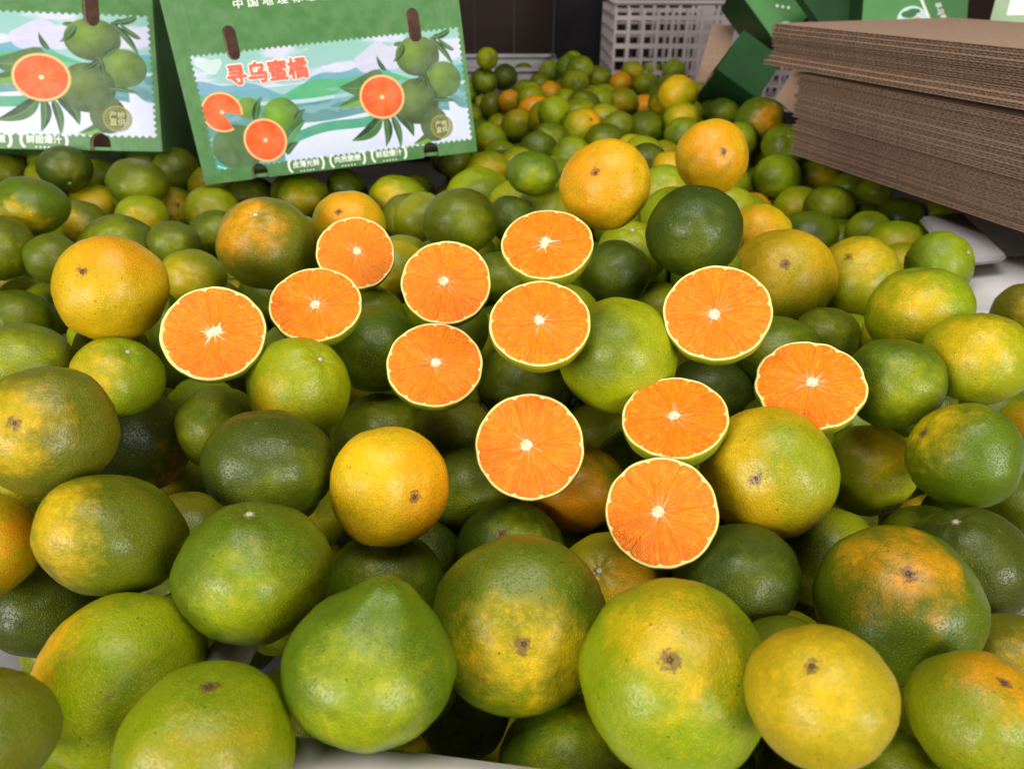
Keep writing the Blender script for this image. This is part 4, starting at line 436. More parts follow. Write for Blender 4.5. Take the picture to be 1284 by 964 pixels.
(396,692,-71,268),(229,1279,-181,264),(-90,895,-196,264),(-745,1098,-94,285),(-596,691,-149,290),(299,1917,-200,263),(166,1713,-120,313),(72,1494,-178,271),
(-692,1068,-89,309),(-524,949,-224,277),(25,1001,-151,269),(155,1304,-43,264),(364,761,-228,271),(-553,840,-121,269),(-519,759,-151,293),(448,841,-184,278),
(351,1732,-165,269),(-52,1328,-153,273),(18,1556,-167,265),(192,705,-62,266),(-470,752,-65,274),(136,1559,-169,264),(264,1714,-125,289),(-181,794,-168,271),
(120,808,-155,263),(-32,244,-214,269),(-247,882,-115,280),(136,950,-50,270),(-175,255,-130,264),(-346,825,-173,281),(296,1007,-135,313),(314,889,-194,300),
(182,1163,-87,262),(92,240,-209,273),(194,1484,-200,284),(326,1438,-128,278),(395,1319,-159,276),(-312,657,-175,268),(-544,1058,-147,262),(-52,421,-191,287),
(-412,585,-163,263),(-527,642,-42,319),(163,1599,-30,267),(-536,773,-25,266),(-670,897,-8,317),(-757,1021,-35,266),(-155,701,-8,265),(-259,809,-40,256),
(183,705,-12,267),(296,1089,-25,319),(296,1407,10,284),(-712,952,-28,307),(-167,749,-36,268),(250,963,-14,292),(352,551,-39,302),
]
HALVES = [(-0.1758, 0.3941, 0.0418, 0.03, 0.181, -0.657, 0.732, -25.0), (-0.1238, 0.432, 0.0433, 0.0289, 0.126, -0.498, 0.858, -8.0), (-0.117, 0.5318, 0.0406, 0.0293, 0.159, -0.714, 0.681, -4.0), (-0.0433, 0.4553, 0.0488, 0.03, -0.009, -0.683, 0.73, -12.0), (0.0226, 0.4599, 0.0733, 0.03, -0.069, -0.467, 0.882, -3.0), (0.0153, 0.3692, 0.0603, 0.0281, -0.031, -0.522, 0.852, 0.0), (-0.0477, 0.4038, 0.0157, 0.03, 0.066, -0.54, 0.839, -3.0), (0.0096, 0.3345, 0.0024, 0.03, -0.038, -0.71, 0.703, -5.0), (0.1142, 0.3794, 0.0618, 0.03, -0.233, -0.577, 0.783, 0.0), (0.0867, 0.3349, 0.0212, 0.0283, -0.165, -0.297, 0.94, 0.0), (0.0738, 0.2874, -0.0041, 0.028, -0.191, -0.632, 0.751, 0.0), (0.168, 0.3632, 0.025, 0.0303, -0.201, -0.431, 0.88, 12.0)]


# ------------------------------------------------------------ helpers
RNG = random.Random(3)
def srgb(r, g, b):
    return tuple(((c / 255) / 12.92 if c / 255 <= .04045 else ((c / 255 + .055) / 1.055) ** 2.4) for c in (r, g, b)) + (1,)
def mesh_obj(name, bm_or_mesh, mat=None, parent=None, smooth=False):
    if isinstance(bm_or_mesh, bmesh.types.BMesh):
        me = bpy.data.meshes.new(name); bm_or_mesh.to_mesh(me); bm_or_mesh.free()
    else: me = bm_or_mesh
    if smooth: me.shade_smooth()
    if mat and not me.materials: me.materials.append(mat)
    o = bpy.data.objects.new(name, me); COL.objects.link(o)
    if parent: o.parent = parent
    return o
def empty(name, loc=(0, 0, 0), mat=None):
    o = bpy.data.objects.new(name, None); COL.objects.link(o); o.empty_display_size = .05
    if mat is not None: o.matrix_world = mat
    else: o.location = loc
    return o
def tag(o, label=None, cat=None, group=None, kind=None):
    for k, v in (('label', label), ('category', cat), ('group', group), ('kind', kind)):
        if v: o[k] = v
    return o
def new_mat(name):
    m = bpy.data.materials.new(name); m.use_nodes = True
    return m, m.node_tree, m.node_tree.nodes['Principled BSDF']
class NT:
    def __init__(s, nt): s.nt = nt
    def n(s, t, **kw):
        nd = s.nt.nodes.new(t)
        for k, v in kw.items():
            if k.startswith('i_'):
                key = k[2:]; key = int(key) if key.isdigit() else key.replace('_', ' ')
                s.set(nd.inputs[key], v)
            else: setattr(nd, k, v)
        return nd
    def set(s, inp, v):
        if isinstance(v, bpy.types.NodeSocket): s.nt.links.new(v, inp)
        else: inp.default_value = v
    def math(s, op, a, b=0, clamp=False):
        nd = s.nt.nodes.new('ShaderNodeMath'); nd.operation = op; nd.use_clamp = clamp
        s.set(nd.inputs[0], a); s.set(nd.inputs[1], b); return nd.outputs[0]
    def mix(s, f, a, b, mode='MIX'):
        nd = s.nt.nodes.new('ShaderNodeMix'); nd.data_type = 'RGBA'; nd.blend_type = mode
        s.set(nd.inputs[0], f); s.set(nd.inputs[6], a); s.set(nd.inputs[7], b); return nd.outputs[2]
    def ramp(s, f, a, b, c=0.0, d=1.0):
        nd = s.nt.nodes.new('ShaderNodeMapRange'); nd.interpolation_type = 'SMOOTHSTEP'
        s.set(nd.inputs[0], f); nd.inputs[1].default_value = a; nd.inputs[2].default_value = b
        nd.inputs[3].default_value = c; nd.inputs[4].default_value = d; return nd.outputs[0]
    def vmath(s, op, a, b=None, sc=None):
        nd = s.nt.nodes.new('ShaderNodeVectorMath'); nd.operation = op
        s.set(nd.inputs[0], a)
        if b is not None: s.set(nd.inputs[1], b)
        if sc is not None: s.set(nd.inputs[3], sc)
        return nd
    def noise(s, vec, scale, detail=2, rough=.5):
        nd = s.n('ShaderNodeTexNoise'); s.set(nd.inputs['Vector'], vec); nd.inputs['Scale'].default_value = scale
        nd.inputs['Detail'].default_value = detail; nd.inputs['Roughness'].default_value = rough; return nd.outputs['Fac']
def simple_mat(name, col, rough=.6, nscale=30, namt=.25, bump=0.0, bscale=200, spec=.4, col2=None, stretch=(1, 1, 1)):
    m, nt, p = new_mat(name); h = NT(nt)
    tc = h.n('ShaderNodeTexCoord'); mp = h.n('ShaderNodeMapping'); mp.inputs['Scale'].default_value = stretch
    nt.links.new(tc.outputs['Object'], mp.inputs[0]); v = mp.outputs[0]
    f = h.noise(v, nscale, 4, .6)
    c2 = col2 or tuple(c * (1 - namt) for c in col[:3]) + (1,)
    nt.links.new(h.mix(h.ramp(f, .35, .65), col, c2), p.inputs['Base Color'])
    p.inputs['Roughness'].default_value = rough; p.inputs['Specular IOR Level'].default_value = spec
    if bump:
        b = h.n('ShaderNodeBump'); b.inputs['Strength'].default_value = bump; b.inputs['Distance'].default_value = .001
        nt.links.new(h.noise(v, bscale, 3), b.inputs['Height']); nt.links.new(b.outputs[0], p.inputs['Normal'])
    return m

# ------------------------------------------------------------ peel material (one for every whole fruit, driven by object properties)
CC = dict(D=(.055, .078, .004), G=(.115, .148, .003), L=(.275, .310, .003), Y=(.64, .41, .005), O=(.78, .32, .003), M=(.36, .30, .005), V=(.16, .165, .006))
def peel_material(name, stuff=False):
    m, nt, p = new_mat(name); h = NT(nt)
    tc = h.n('ShaderNodeTexCoord'); P = tc.outputs['Object']
    if stuff:
        base = h.n('ShaderNodeAttribute', attribute_name='tint').outputs['Color']; patch = base
        pos = h.vmath('SCALE', P, sc=30.0).outputs[0]; rv = pos
        N = None
    else:
        base = h.n('ShaderNodeAttribute', attribute_type='OBJECT', attribute_name='peel').outputs['Color']
        patch = h.n('ShaderNodeAttribute', attribute_type='OBJECT', attribute_name='blush').outputs['Color']
        pdv = h.n('ShaderNodeAttribute', attribute_type='OBJECT', attribute_name='blush_dir').outputs['Vector']
        psz = h.n('ShaderNodeAttribute', attribute_type='OBJECT', attribute_name='blush_size').outputs['Fac']
        scar = h.n('ShaderNodeAttribute', attribute_type='OBJECT', attribute_name='scar').outputs['Fac']
        rnd = h.n('ShaderNodeObjectInfo').outputs['Random']
        off = h.n('ShaderNodeCombineXYZ'); 
        for i, k in enumerate((37.0, 91.0, 17.0)): h.set(off.inputs[i], h.math('MULTIPLY', rnd, k))
        N = h.vmath('NORMALIZE', P).outputs[0]
        pos = h.vmath('ADD', P, off.outputs[0]).outputs[0]
    n_low = h.noise(pos, 1.3, 3, .55)
    n_mid = h.noise(pos, 4.5, 4, .62)
    n_hi = h.noise(pos, 15, 3, .6)
    col = base
    if not stuff:
        d = h.vmath('DOT_PRODUCT', N, pdv).outputs['Value']
        d2 = h.math('ADD', d, h.math('MULTIPLY', h.math('SUBTRACT', n_low, .5), 1.0))
        d2 = h.math('ADD', d2, h.math('MULTIPLY', h.math('SUBTRACT', n_mid, .5), .55))
        d2 = h.math('ADD', d2, h.math('MULTIPLY', psz, .55))
        k = h.ramp(d2, .74, 1.45)
        col = h.mix(k, base, patch)
        # soft second mottling toward yellow on the flanks
        yel = h.mix(1.0, col, (1.38, 1.16, .9, 1), 'MULTIPLY')
        col = h.mix(h.ramp(n_mid, .50, .74, 0, .65), col, yel)
        grn = h.mix(1.0, col, (.56, .86, .60, 1), 'MULTIPLY')
        col = h.mix(h.ramp(h.noise(pos, 2.4, 4, .6), .52, .74, 0, .6), col, grn)
    else:
        col = h.mix(h.ramp(n_mid, .5, .7, 0, .5), col, h.mix(1.0, col, (1.5, 1.3, .9, 1), 'MULTIPLY'))
    # oil-gland speckle: pale cell centres, darker walls
    vor = h.n('ShaderNodeTexVoronoi'); h.set(vor.inputs['Vector'], pos); vor.inputs['Scale'].default_value = 31.0
    vd = vor.outputs['Distance']
    lite = h.mix(1.0, col, (1.10, 1.12, 1.0, 1), 'MULTIPLY')
    dark = h.mix(1.0, col, (.86, .89, .9, 1), 'MULTIPLY')
    col = h.mix(h.ramp(vd, .12, .55), lite, dark)
    col = h.mix(h.ramp(n_hi, .42, .60, 0, .42), col, h.mix(1.0, col, (.70, .82, .7, 1), 'MULTIPLY'))
    col = h.mix(h.ramp(h.noise(pos, 8, 5, .7), .54, .68, 0, .45), col, h.mix(1.0, col, (1.28, 1.16, 1.1, 1), 'MULTIPLY'))
    # sparse dark dots and brown rub marks
    v2 = h.n('ShaderNodeTexVoronoi'); h.set(v2.inputs['Vector'], pos); v2.inputs['Scale'].default_value = 6.5
    cellr = h.n('ShaderNodeSeparateColor'); h.set(cellr.inputs[0], v2.outputs['Color'])
    dots = h.math('MULTIPLY', h.ramp(v2.outputs['Distance'], .14, .05), h.math('GREATER_THAN', cellr.outputs[0], .50))
    col = h.mix(h.math('MULTIPLY', dots, .7), col, (.045, .032, .012, 1))
    sc = h.noise(pos, 2.1, 6, .75)
    rub = h.ramp(sc, .635, .665, 0, .55)
    col = h.mix(rub, col, (.21, .155, .055, 1))
    dust = h.ramp(h.noise(pos, 3.6, 9, .85), .64, .72, 0, .22)
    col = h.mix(dust, col, (.42, .42, .30, 1))
    if not stuff:
        # brown star-shaped scar round the pole for fruits whose blossom end shows
        sx = h.n('ShaderNodeSeparateXYZ'); h.set(sx.inputs[0], P)
        ang = h.math('ARCTAN2', sx.outputs[1], sx.outputs[0])
        rad = h.math('SQRT', h.math('ADD', h.math('MULTIPLY', sx.outputs[0], sx.outputs[0]), h.math('MULTIPLY', sx.outputs[1], sx.outputs[1])))
        rr = h.math('ADD', rad, h.math('MULTIPLY', h.math('SUBTRACT', h.noise(pos, 11, 6, .75), .5), .42))
        sk = h.math('MULTIPLY', h.math('MULTIPLY', h.ramp(rr, .115, .075), scar), h.math('GREATER_THAN', sx.outputs[2], 0.0))
        col = h.mix(h.math('MULTIPLY', sk, .75), col, (.13, .062, .028, 1))
    nt.links.new(col, p.inputs['Base Color'])
    ro = h.math('ADD', .25, h.math('MULTIPLY', n_mid, .20)); ro = h.math('ADD', ro, h.math('MULTIPLY', dust, .6))
    nt.links.new(ro, p.inputs['Roughness']); p.inputs['Specular IOR Level'].default_value = .38
    hgt = h.math('ADD', h.math('MULTIPLY', h.ramp(vd, .0, .45), 1.0), h.math('MULTIPLY', n_hi, .8))
    hgt = h.math('ADD', hgt, h.math('MULTIPLY', n_mid, 1.6))
    b = h.n('ShaderNodeBump'); b.inputs['Strength'].default_value = .6; b.inputs['Distance'].default_value = .00045
    nt.links.new(hgt, b.inputs['Height']); nt.links.new(b.outputs[0], p.inputs['Normal'])
    return m
PEEL = peel_material('mandarin_peel')
PEEL_STUFF = peel_material('mandarin_peel_far', True)
STEM = simple_mat('dry_stem', (.33, .31, .13, 1), .75, 400, .5, .4, 900, .2)
STEM_PALE = simple_mat('stem_core', (.62, .62, .42, 1), .7, 600, .3, .3, 900, .2)
SCAR = simple_mat('blossom_scar', (.16, .085, .04, 1), .9, 500, .5, .6, 700, .15)

# ------------------------------------------------------------ whole fruit meshes
def fruit_mesh(name, kind, seed, nu=56, nv=36):
    """Unit-radius squashed fruit; pole (+Z) is the end that faces the viewer. Bottom end gets a stem hollow."""
    vs = []; fs = []
    rnd = random.Random(seed); off = Vector((seed * 3.7, seed * 1.3, seed * 7.1))
    for j in range(nv + 1):
        t = pi * j / nv
        for i in range(nu):
            a = 2 * pi * i / nu
            d = Vector((sin(t) * cos(a), sin(t) * sin(a), cos(t)))
            r = 1 + .055 * noise.noise(d * 1.1 + off) + .028 * noise.noise(d * 2.6 + off) + .009 * noise.noise(d * 7 + off)
            z = d.z; x = d.x; y = d.y
            if kind in 'bn':
                r -= .045 * math.exp(-(t / .22) ** 2)
            if kind == 's':
                r -= .06 * math.exp(-(t / .13) ** 2) - .025 * math.exp(-((t - .33) / .2) ** 2)
                r += .007 * sin(a * 7 + off.x) * math.exp(-((t - .35) / .28) ** 2)
            if kind == 'k':      # pear neck
                r += .30 * math.exp(-(t / .34) ** 2) - .05 * math.exp(-(t / .1) ** 2)
                r += .02 * sin(a * 5) * math.exp(-((t - .4) / .3) ** 2)
            r -= .05 * math.exp(-((pi - t) / .2) ** 2)
            vs.append((x * r, y * r, z * r))
            if j in (0, nv): pass
    eq = [math.hypot(v[0], v[1]) for v in vs[(nv // 2) * nu:(nv // 2 + 1) * nu]]; kk = 1.03 / (sum(eq) / nu); vs = [(a_ * kk, b_ * kk, c_ * kk) for a_, b_, c_ in vs]
    for j in range(nv):
        for i in range(nu):
            a = j * nu + i; b = j * nu + (i + 1) % nu; c = a + nu; d_ = b + nu
            fs.append((a, c, d_, b))
    me = bpy.data.meshes.new(name); me.from_pydata(vs, [], fs); me.update()
    bm = bmesh.new(); bm.from_mesh(me); bmesh.ops.remove_doubles(bm, verts=bm.verts, dist=1e-5); bm.to_mesh(me); bm.free()
    me.shade_smooth(); me.materials.append(PEEL)
    # where the surface is at the pole
    me['pole'] = max(v.co.z for v in me.vertices if abs(v.co.x) < .02 and abs(v.co.y) < .02)
    return me
MESH = {k: [fruit_mesh('mandarin', k, s + 10 * q) for s in range(5)] for q, k in enumerate('bnsk')}
def stem_mesh():
    bm = bmesh.new(); N = 40
    def ring(r, z, star=0, ph=0):
        return [bm.verts.new((r * (1 + star * cos(5 * (2 * pi * i / N) + ph)) * cos(2 * pi * i / N), r * (1 + star * cos(5 * (2 * pi * i / N) + ph)) * sin(2 * pi * i / N), z)) for i in range(N)]
    R = [ring(.105, -.02, .30), ring(.10, .012, .32), ring(.065, .028, .18), ring(.045, .03), ring(.040, .045), ring(.018, .040)]
    for a, b in zip(R, R[1:]):
        for i in range(N): bm.faces.new((a[i], a[(i + 1) % N], b[(i + 1) % N], b[i]))
    bm.faces.new(R[-1]); 
    me = bpy.data.meshes.new('stem_button'); bm.to_mesh(me); bm.free(); me.shade_smooth(); me.materials.append(STEM); me.materials.append(STEM_PALE)
    for p_ in me.polygons:
        if p_.center.z > .034 : p_.material_index = 1
    return me
def scar_mesh():
    bm = bmesh.new(); N = 30; r_ = random.Random(8); R = []
    for k, (r, z) in enumerate(((.05, -.012), (.042, .005), (.024, .011), (.010, .003))):
        R.append([bm.verts.new((r * (1 + .28 * cos(5 * (2 * pi * i / N)) + r_.uniform(-.08, .08)) * cos(2 * pi * i / N), r * (1 + .28 * cos(5 * (2 * pi * i / N)) + r_.uniform(-.08, .08)) * sin(2 * pi * i / N), z)) for i in range(N)])
    for a, b in zip(R, R[1:]):
        for i in range(N): bm.faces.new((a[i], a[(i + 1) % N], b[(i + 1) % N], b[i]))
    bm.faces.new(R[-1])
    me = bpy.data.meshes.new('blossom_scar'); bm.to_mesh(me); bm.free(); me.shade_smooth(); me.materials.append(SCAR); return me
STEM_ME = stem_mesh(); SCAR_ME = scar_mesh()
def frame_z(ax, p, scale):
    z = Vector(ax).normalized(); t = Vector((1, 0, 0)) if abs(z.x) < .9 else Vector((0, 1, 0))
    x = (t - z * t.dot(z)).normalized(); y = z.cross(x)
    M = Matrix((x, y, z)).transposed().to_4x4(); M.translation = p
    return M @ Matrix.Diagonal((*scale, 1))
for idx, (X, Y, Z, R, q, a0, a1, a2, b0, b1, b2, c, pc, qs, kind, wpx, label) in enumerate(FRUITS):
    k = 'k' if label.startswith('pear-necked') else kind
    me = MESH[k][idx % 5]
    o = bpy.data.objects.new('mandarin', me); COL.objects.link(o)
    o.matrix_world = frame_z((a0, a1, a2), Vector((X, Y, Z + HZ)), (R, R, R * q))
    j = [1 + RNG.uniform(-.16, .16) for _ in range(2)]
    base = CC[c]; o['peel'] = [base[0] * j[0] * j[1], base[1] * j[1], base[2] * j[1]]
    o['blush'] = [CC[pc][0] * j[1], CC[pc][1] * j[1], CC[pc][2]]; o['blush_dir'] = [b0, b1, b2]; o['blush_size'] = float(qs)
    o['scar'] = 1.0 if kind == 'b' else 0.0
    tag(o, label, 'mandarin', 'whole mandarins heaped in the white crates')
    if kind in 'sb' and wpx > 45:
        part = bpy.data.objects.new('stem_button' if kind == 's' else 'blossom_scar', STEM_ME if kind == 's' else SCAR_ME)
        COL.objects.link(part); part.parent = o; part.location = (0, 0, me['pole'] - .004); part.rotation_euler = (0, 0, idx)
        part.scale = (1, 1, 1) if kind == 's' else (RNG.uniform(.7, 1.2),) * 2 + (1,)

# fruit buried below the visible layer: one mass
def rest_heap():
    bm = bmesh.new(); bmesh.ops.create_uvsphere(bm, u_segments=18, v_segments=12, radius=1)
    bm.verts.ensure_lookup_table(); bv = np.array([v.co[:] for v in bm.verts]); bf = [[v.index for v in f.verts] for f in bm.faces]; bm.free()
    V = []; Fc = []; T = []; r = np.random.default_rng(2)
    names = 'GGGLLLDVGLG'
    for i, (x, y, z, rr) in enumerate(REST):
        A = r.normal(size=(3, 3)); Q, _ = np.linalg.qr(A)
        vv = (bv * np.array([1, 1, .88])) @ Q * (rr / 10000) + np.array([x / 1000, y / 1000, z / 1000 + HZ])
        Fc += [[k + len(V) * len(bv) for k in f] for f in bf]; V.append(vv)
        T.append(np.tile([*CC[names[r.integers(len(names))]], 1.0], (len(bv), 1)))
    me = bpy.data.meshes.new('buried_mandarins'); me.from_pydata(np.vstack(V).tolist(), [], Fc); me.update(); me.shade_smooth()
    ca = me.color_attributes.new('tint', 'FLOAT_COLOR', 'POINT'); ca.data.foreach_set('color', np.vstack(T).astype(np.float32).ravel())
    o = mesh_obj('buried_mandarins', me, PEEL_STUFF)
    tag(o, 'smaller mandarins packed deep in the heap, glimpsed in the dark gaps', 'mandarins', None, 'stuff')
rest_heap()

# ------------------------------------------------------------ cut halves
def flesh_material():
    m, nt, p = new_mat('orange_flesh'); h = NT(nt)
    tc = h.n('ShaderNodeTexCoord'); P = tc.outputs['Object']; sx = h.n('ShaderNodeSeparateXYZ'); h.set(sx.inputs[0], P)
    rnd = h.n('ShaderNodeAttribute', attribute_type='OBJECT', attribute_name='seed').outputs['Fac']
    ang = h.math('ARCTAN2', sx.outputs[1], sx.outputs[0])
    rad = h.math('SQRT', h.math('ADD', h.math('MULTIPLY', sx.outputs[0], sx.outputs[0]), h.math('MULTIPLY', sx.outputs[1], sx.outputs[1])))
    def pol(ka, kr):
        c = h.n('ShaderNodeCombineXYZ'); h.set(c.inputs[0], h.math('MULTIPLY', ang, ka)); h.set(c.inputs[1], h.math('MULTIPLY', rad, kr)); h.set(c.inputs[2], h.math('MULTIPLY', rnd, 31.0)); return c.outputs[0]
    wob = h.noise(P, 5, 2)
    v = h.n('ShaderNodeTexVoronoi'); v.feature = 'DISTANCE_TO_EDGE'; h.set(v.inputs['Vector'], pol(9.0, 6.0)); v.inputs['Scale'].default_value = 1.0; v.inputs['Randomness'].default_value = 1
    edge = h.ramp(v.outputs['Distance'], .0, .10, 1, 0)
    st = h.noise(pol(16.0, 3.2), 1.0, 4, .65)
    base = h.mix(h.ramp(h.noise(P, 2.2, 3), .35, .65), (.80, .160, .0006, 1), (.80, .195, .001, 1))
    col = h.mix(h.ramp(st, .42, .68, 0, .6), base, (.95, .31, .006, 1))
    col = h.mix(h.ramp(st, .50, .30, 0, .5), col, (.86, .16, .001, 1))
    col = h.mix(h.math('MULTIPLY', edge, h.ramp(h.noise(P, 7, 2), .42, .62, .05, .6)), col, (1.0, .42, .03, 1))
    # pale threads near the core
    th = h.noise(pol(7.0, .6), 1.0, 3, .7)
    near = h.ramp(rad, .40, .08)
    col = h.mix(h.math('MULTIPLY', near, h.ramp(th, .53, .66, 0, .95)), col, (1.0, .66, .30, 1))
    # glints of broken sacs, painted into the colour as paler flecks
    gl = h.ramp(h.noise(pol(20.0, 11.0), 1.0, 4, .75), .60, .70, 0, .65)
    col = h.mix(gl, col, (1.0, .50, .08, 1))
    nt.links.new(col, p.inputs['Base Color'])
    p.inputs['Roughness'].default_value = .24; p.inputs['Specular IOR Level'].default_value = .30
    p.inputs['Subsurface Weight'].default_value = .12; p.inputs['Subsurface Radius'].default_value = (.004, .0012, .0003); p.inputs['Subsurface Scale'].default_value = .6
    hg = h.math('ADD', h.math('MULTIPLY', st, 1.3), h.math('MULTIPLY', edge, -.6)); hg = h.math('ADD', hg, h.noise(P, 26, 3, .7))
    b = h.n('ShaderNodeBump'); b.inputs['Strength'].default_value = .55; b.inputs['Distance'].default_value = .0011
    nt.links.new(hg, b.inputs['Height']); nt.links.new(b.outputs[0], p.inputs['Normal'])
    return m
def membrane_material():
    m, nt, p = new_mat('membrane'); h = NT(nt)
    tc = h.n('ShaderNodeTexCoord'); P = tc.outputs['Object']; sx = h.n('ShaderNodeSeparateXYZ'); h.set(sx.inputs[0], P)
    rad = h.math('SQRT', h.math('ADD', h.math('MULTIPLY', sx.outputs[0], sx.outputs[0]), h.math('MULTIPLY', sx.outputs[1], sx.outputs[1])))
    rad = h.math('ADD', rad, h.math('MULTIPLY', h.math('SUBTRACT', h.noise(P, 9, 3), .5), .12))
    c = h.mix(h.ramp(rad, .12, .34), (.93, .70, .40, 1), (.92, .25, .012, 1))
    c = h.mix(h.ramp(rad, .78, .90), c, (.93, .74, .32, 1))
    nt.links.new(c, p.inputs['Base Color']); p.inputs['Roughness'].default_value = .6
    return m
FLESH = flesh_material(); MEMB = membrane_material()
PITH = simple_mat('pith_ring', (.86, .66, .16, 1), .7, 14, .2, .4, 60, .3, col2=(.90, .78, .40, 1))
COREM = simple_mat('white_core', (.95, .86, .66, 1), .75, 9, .3, .8, 24, .3, col2=(.88, .55, .25, 1))
def cut_half(i, X, Y, Z, R, nx, ny, nz, ang, label):
    rnd = random.Random(100 + i); o3 = Vector((i * 5.1, 2.2 * i, 1.7))
    n = Vector((nx, ny, nz)).normalized()
    root = empty('mandarin_half', mat=frame_z(n, Vector((X, Y, Z + HZ)), (R, R, R)))
    tag(root, label, 'cut mandarin', 'mandarin halves laid cut side up on the heap')
    nseg = rnd.choice((9, 10, 10, 11))
    cut = sorted([(k + rnd.uniform(-.2, .2)) * 2 * pi / nseg for k in range(nseg)])
    if i == 11: cut = sorted([(k + .2 * sin(k * 2.3)) * 2 * pi / 9 for k in range(9)]); nseg = 9
    cx, cy = rnd.uniform(-.06, .06), rnd.uniform(-.05, .05)
    lobe = .030 if i == 11 else .011
    def outline(a):
        d = Vector((cos(a), sin(a), 0))
        k = min(abs(((a - c + pi) % (2 * pi)) - pi) for c in cut)
        return 1 + .022 * noise.noise(d * 1.1 + o3) + .008 * noise.noise(d * 4 + o3) - lobe * math.exp(-(k / .13) ** 2)
    N = 120
    # peel bowl
    bm = bmesh.new(); rings = []
    prof = [(.985, .000), (1.0, -.018), (.998, -.07), (.985, -.17), (.94, -.33), (.86, -.48), (.74, -.61), (.58, -.71), (.38, -.78), (.16, -.80), (.05, -.78)]
    for r, z in prof:
        rings.append([bm.verts.new((r * (outline(2 * pi * k / N) if r > .5 else 1) * cos(2 * pi * k / N), r * (outline(2 * pi * k / N) if r > .5 else 1) * sin(2 * pi * k / N), z)) for k in range(N)])
    for a, b in zip(rings, rings[1:]):
        for k in range(N): bm.faces.new((a[k], b[k], b[(k + 1) % N], a[(k + 1) % N]))
    bm.faces.new(list(reversed(rings[-1])))
    o = mesh_obj('peel', bm, PEEL, root, True)
    o['peel'] = [.30, .34, .012] if i not in (0,) else [.22, .27, .02]; o['blush'] = [.62, .45, .02]; o['blush_dir'] = [.5, -.6, 0.2]; o['blush_size'] = .4; o['scar'] = 0.0
    # pith ring
    bm = bmesh.new(); rings = []
    def inner(a):
        d = Vector((cos(a), sin(a), 0)); return .948 + .012 * noise.noise(d * 5 + o3) + (.0 if i != 0 else -.025 * max(0, cos(a - radians(215))))
    for f_, z in ((.985, .0), (.965, .010), (None, .008), ('i', -.03)):
        row = []
        for k in range(N):
            a = 2 * pi * k / N; rr = f_ * outline(a) if isinstance(f_, float) else inner(a) * outline(a) - (.0 if f_ is None else .004)
            row.append(bm.verts.new((rr * cos(a), rr * sin(a), z)))
        rings.append(row)
    for a, b in zip(rings, rings[1:]):
        for k in range(N): bm.faces.new((a[k], a[(k + 1) % N], b[(k + 1) % N], b[k]))
    mesh_obj('pith_ring', bm, PITH, root, True)
    # membrane floor between segments
    bm = bmesh.new(); cvert = bm.verts.new((cx, cy, -.006)); row1 = [bm.verts.new((.5 * cos(2 * pi * k / N), .5 * sin(2 * pi * k / N), -.006)) for k in range(N)]
    row2 = [bm.verts.new((.95 * outline(2 * pi * k / N) * cos(2 * pi * k / N), .95 * outline(2 * pi * k / N) * sin(2 * pi * k / N), -.004)) for k in range(N)]
    for k in range(N):
        bm.faces.new((cvert, row1[k], row1[(k + 1) % N])); bm.faces.new((row1[k], row2[k], row2[(k + 1) % N], row1[(k + 1) % N]))
    mesh_obj('membrane', bm, MEMB, root, True)
    # segments
    g = .0028
    for s in range(nseg):
        a0 = cut[s]; a1 = cut[(s + 1) % nseg]
        if a1 < a0: a1 += 2 * pi
        am = (a0 + a1) / 2
        pts = []
        K = 14
        for k in range(K + 1):              # outer arc with rounded corners
            t = k / K; a = a0 + (a1 - a0) * t
            corner = min(t, 1 - t) * (a1 - a0)
            ro = inner(a) * outline(a) + .004 - .040 * math.exp(-(corner / .04) ** 2)
            pts.append((ro * cos(a), ro * sin(a)))
        ri = .085 + rnd.uniform(-.01, .015)
        pts += [(cx + ri * cos(a1), cy + ri * sin(a1)), (cx + ri * cos(am), cy + ri * sin(am)), (cx + ri * cos(a0), cy + ri * sin(a0))]
        # inset by the membrane gap
        mc = Vector((sum(p_[0] for p_ in pts) / len(pts), sum(p_[1] for p_ in pts) / len(pts)))
        def off(p_, d_):
            v = Vector(p_); da = Vector((-sin(am), cos(am))); side = da.dot(v - mc)
            v = v - da * (d_ if side > 0 else -d_) * (1 if abs(side) > .01 else 0); return v
        bm = bmesh.new(); lev = []
        for dd, z, sc_ in ((g * .4, -.03, 1), (g, .000, 1), (g, .0035, .955), (g, .0050, .90)):
            lev.append([bm.verts.new((*(mc + (off(p_, dd) - mc) * sc_), z + rnd.uniform(-.0006, .0006) * (z > 0))) for p_ in pts])
        for a, b in zip(lev, lev[1:]):
            for k in range(len(pts)): bm.faces.new((a[k], a[(k + 1) % len(pts)], b[(k + 1) % len(pts)], b[k]))
        cen = bm.verts.new((mc.x, mc.y, .0052))
        for k in range(len(pts)): bm.faces.new((lev[-1][k], lev[-1][(k + 1) % len(pts)], cen))
        so = mesh_obj('segment', bm, FLESH, root, True); so['seed'] = float(i * 1.37 + .1)
    # core with spikes along the membranes
    bm = bmesh.new(); c0 = bm.verts.new((cx, cy, -.004)); ring = []; M = nseg * 8
    spk = [rnd.uniform(.10, .30) if rnd.random() < .7 else rnd.uniform(.05, .1) for _ in range(nseg)]
    for k in range(M):
        a = 2 * pi * k / M
        r = .105 + .035 * noise.noise(Vector((cos(a) * 3, sin(a) * 3, i * 3.3))) 
        ring.append((a, r))
    extra = []
    for s, c in enumerate(cut): extra.append((c % (2 * pi), .10 + spk[s])); extra.append(((c - .09) % (2 * pi), .10)); extra.append(((c + .09) % (2 * pi), .10))
    extra += [((am_ + rnd.uniform(-.1, .1)) % (2 * pi), rnd.uniform(.13, .24)) for am_ in [(a_ + .35) for a_ in cut] if rnd.random() < .6]
    ring = sorted(ring + extra)
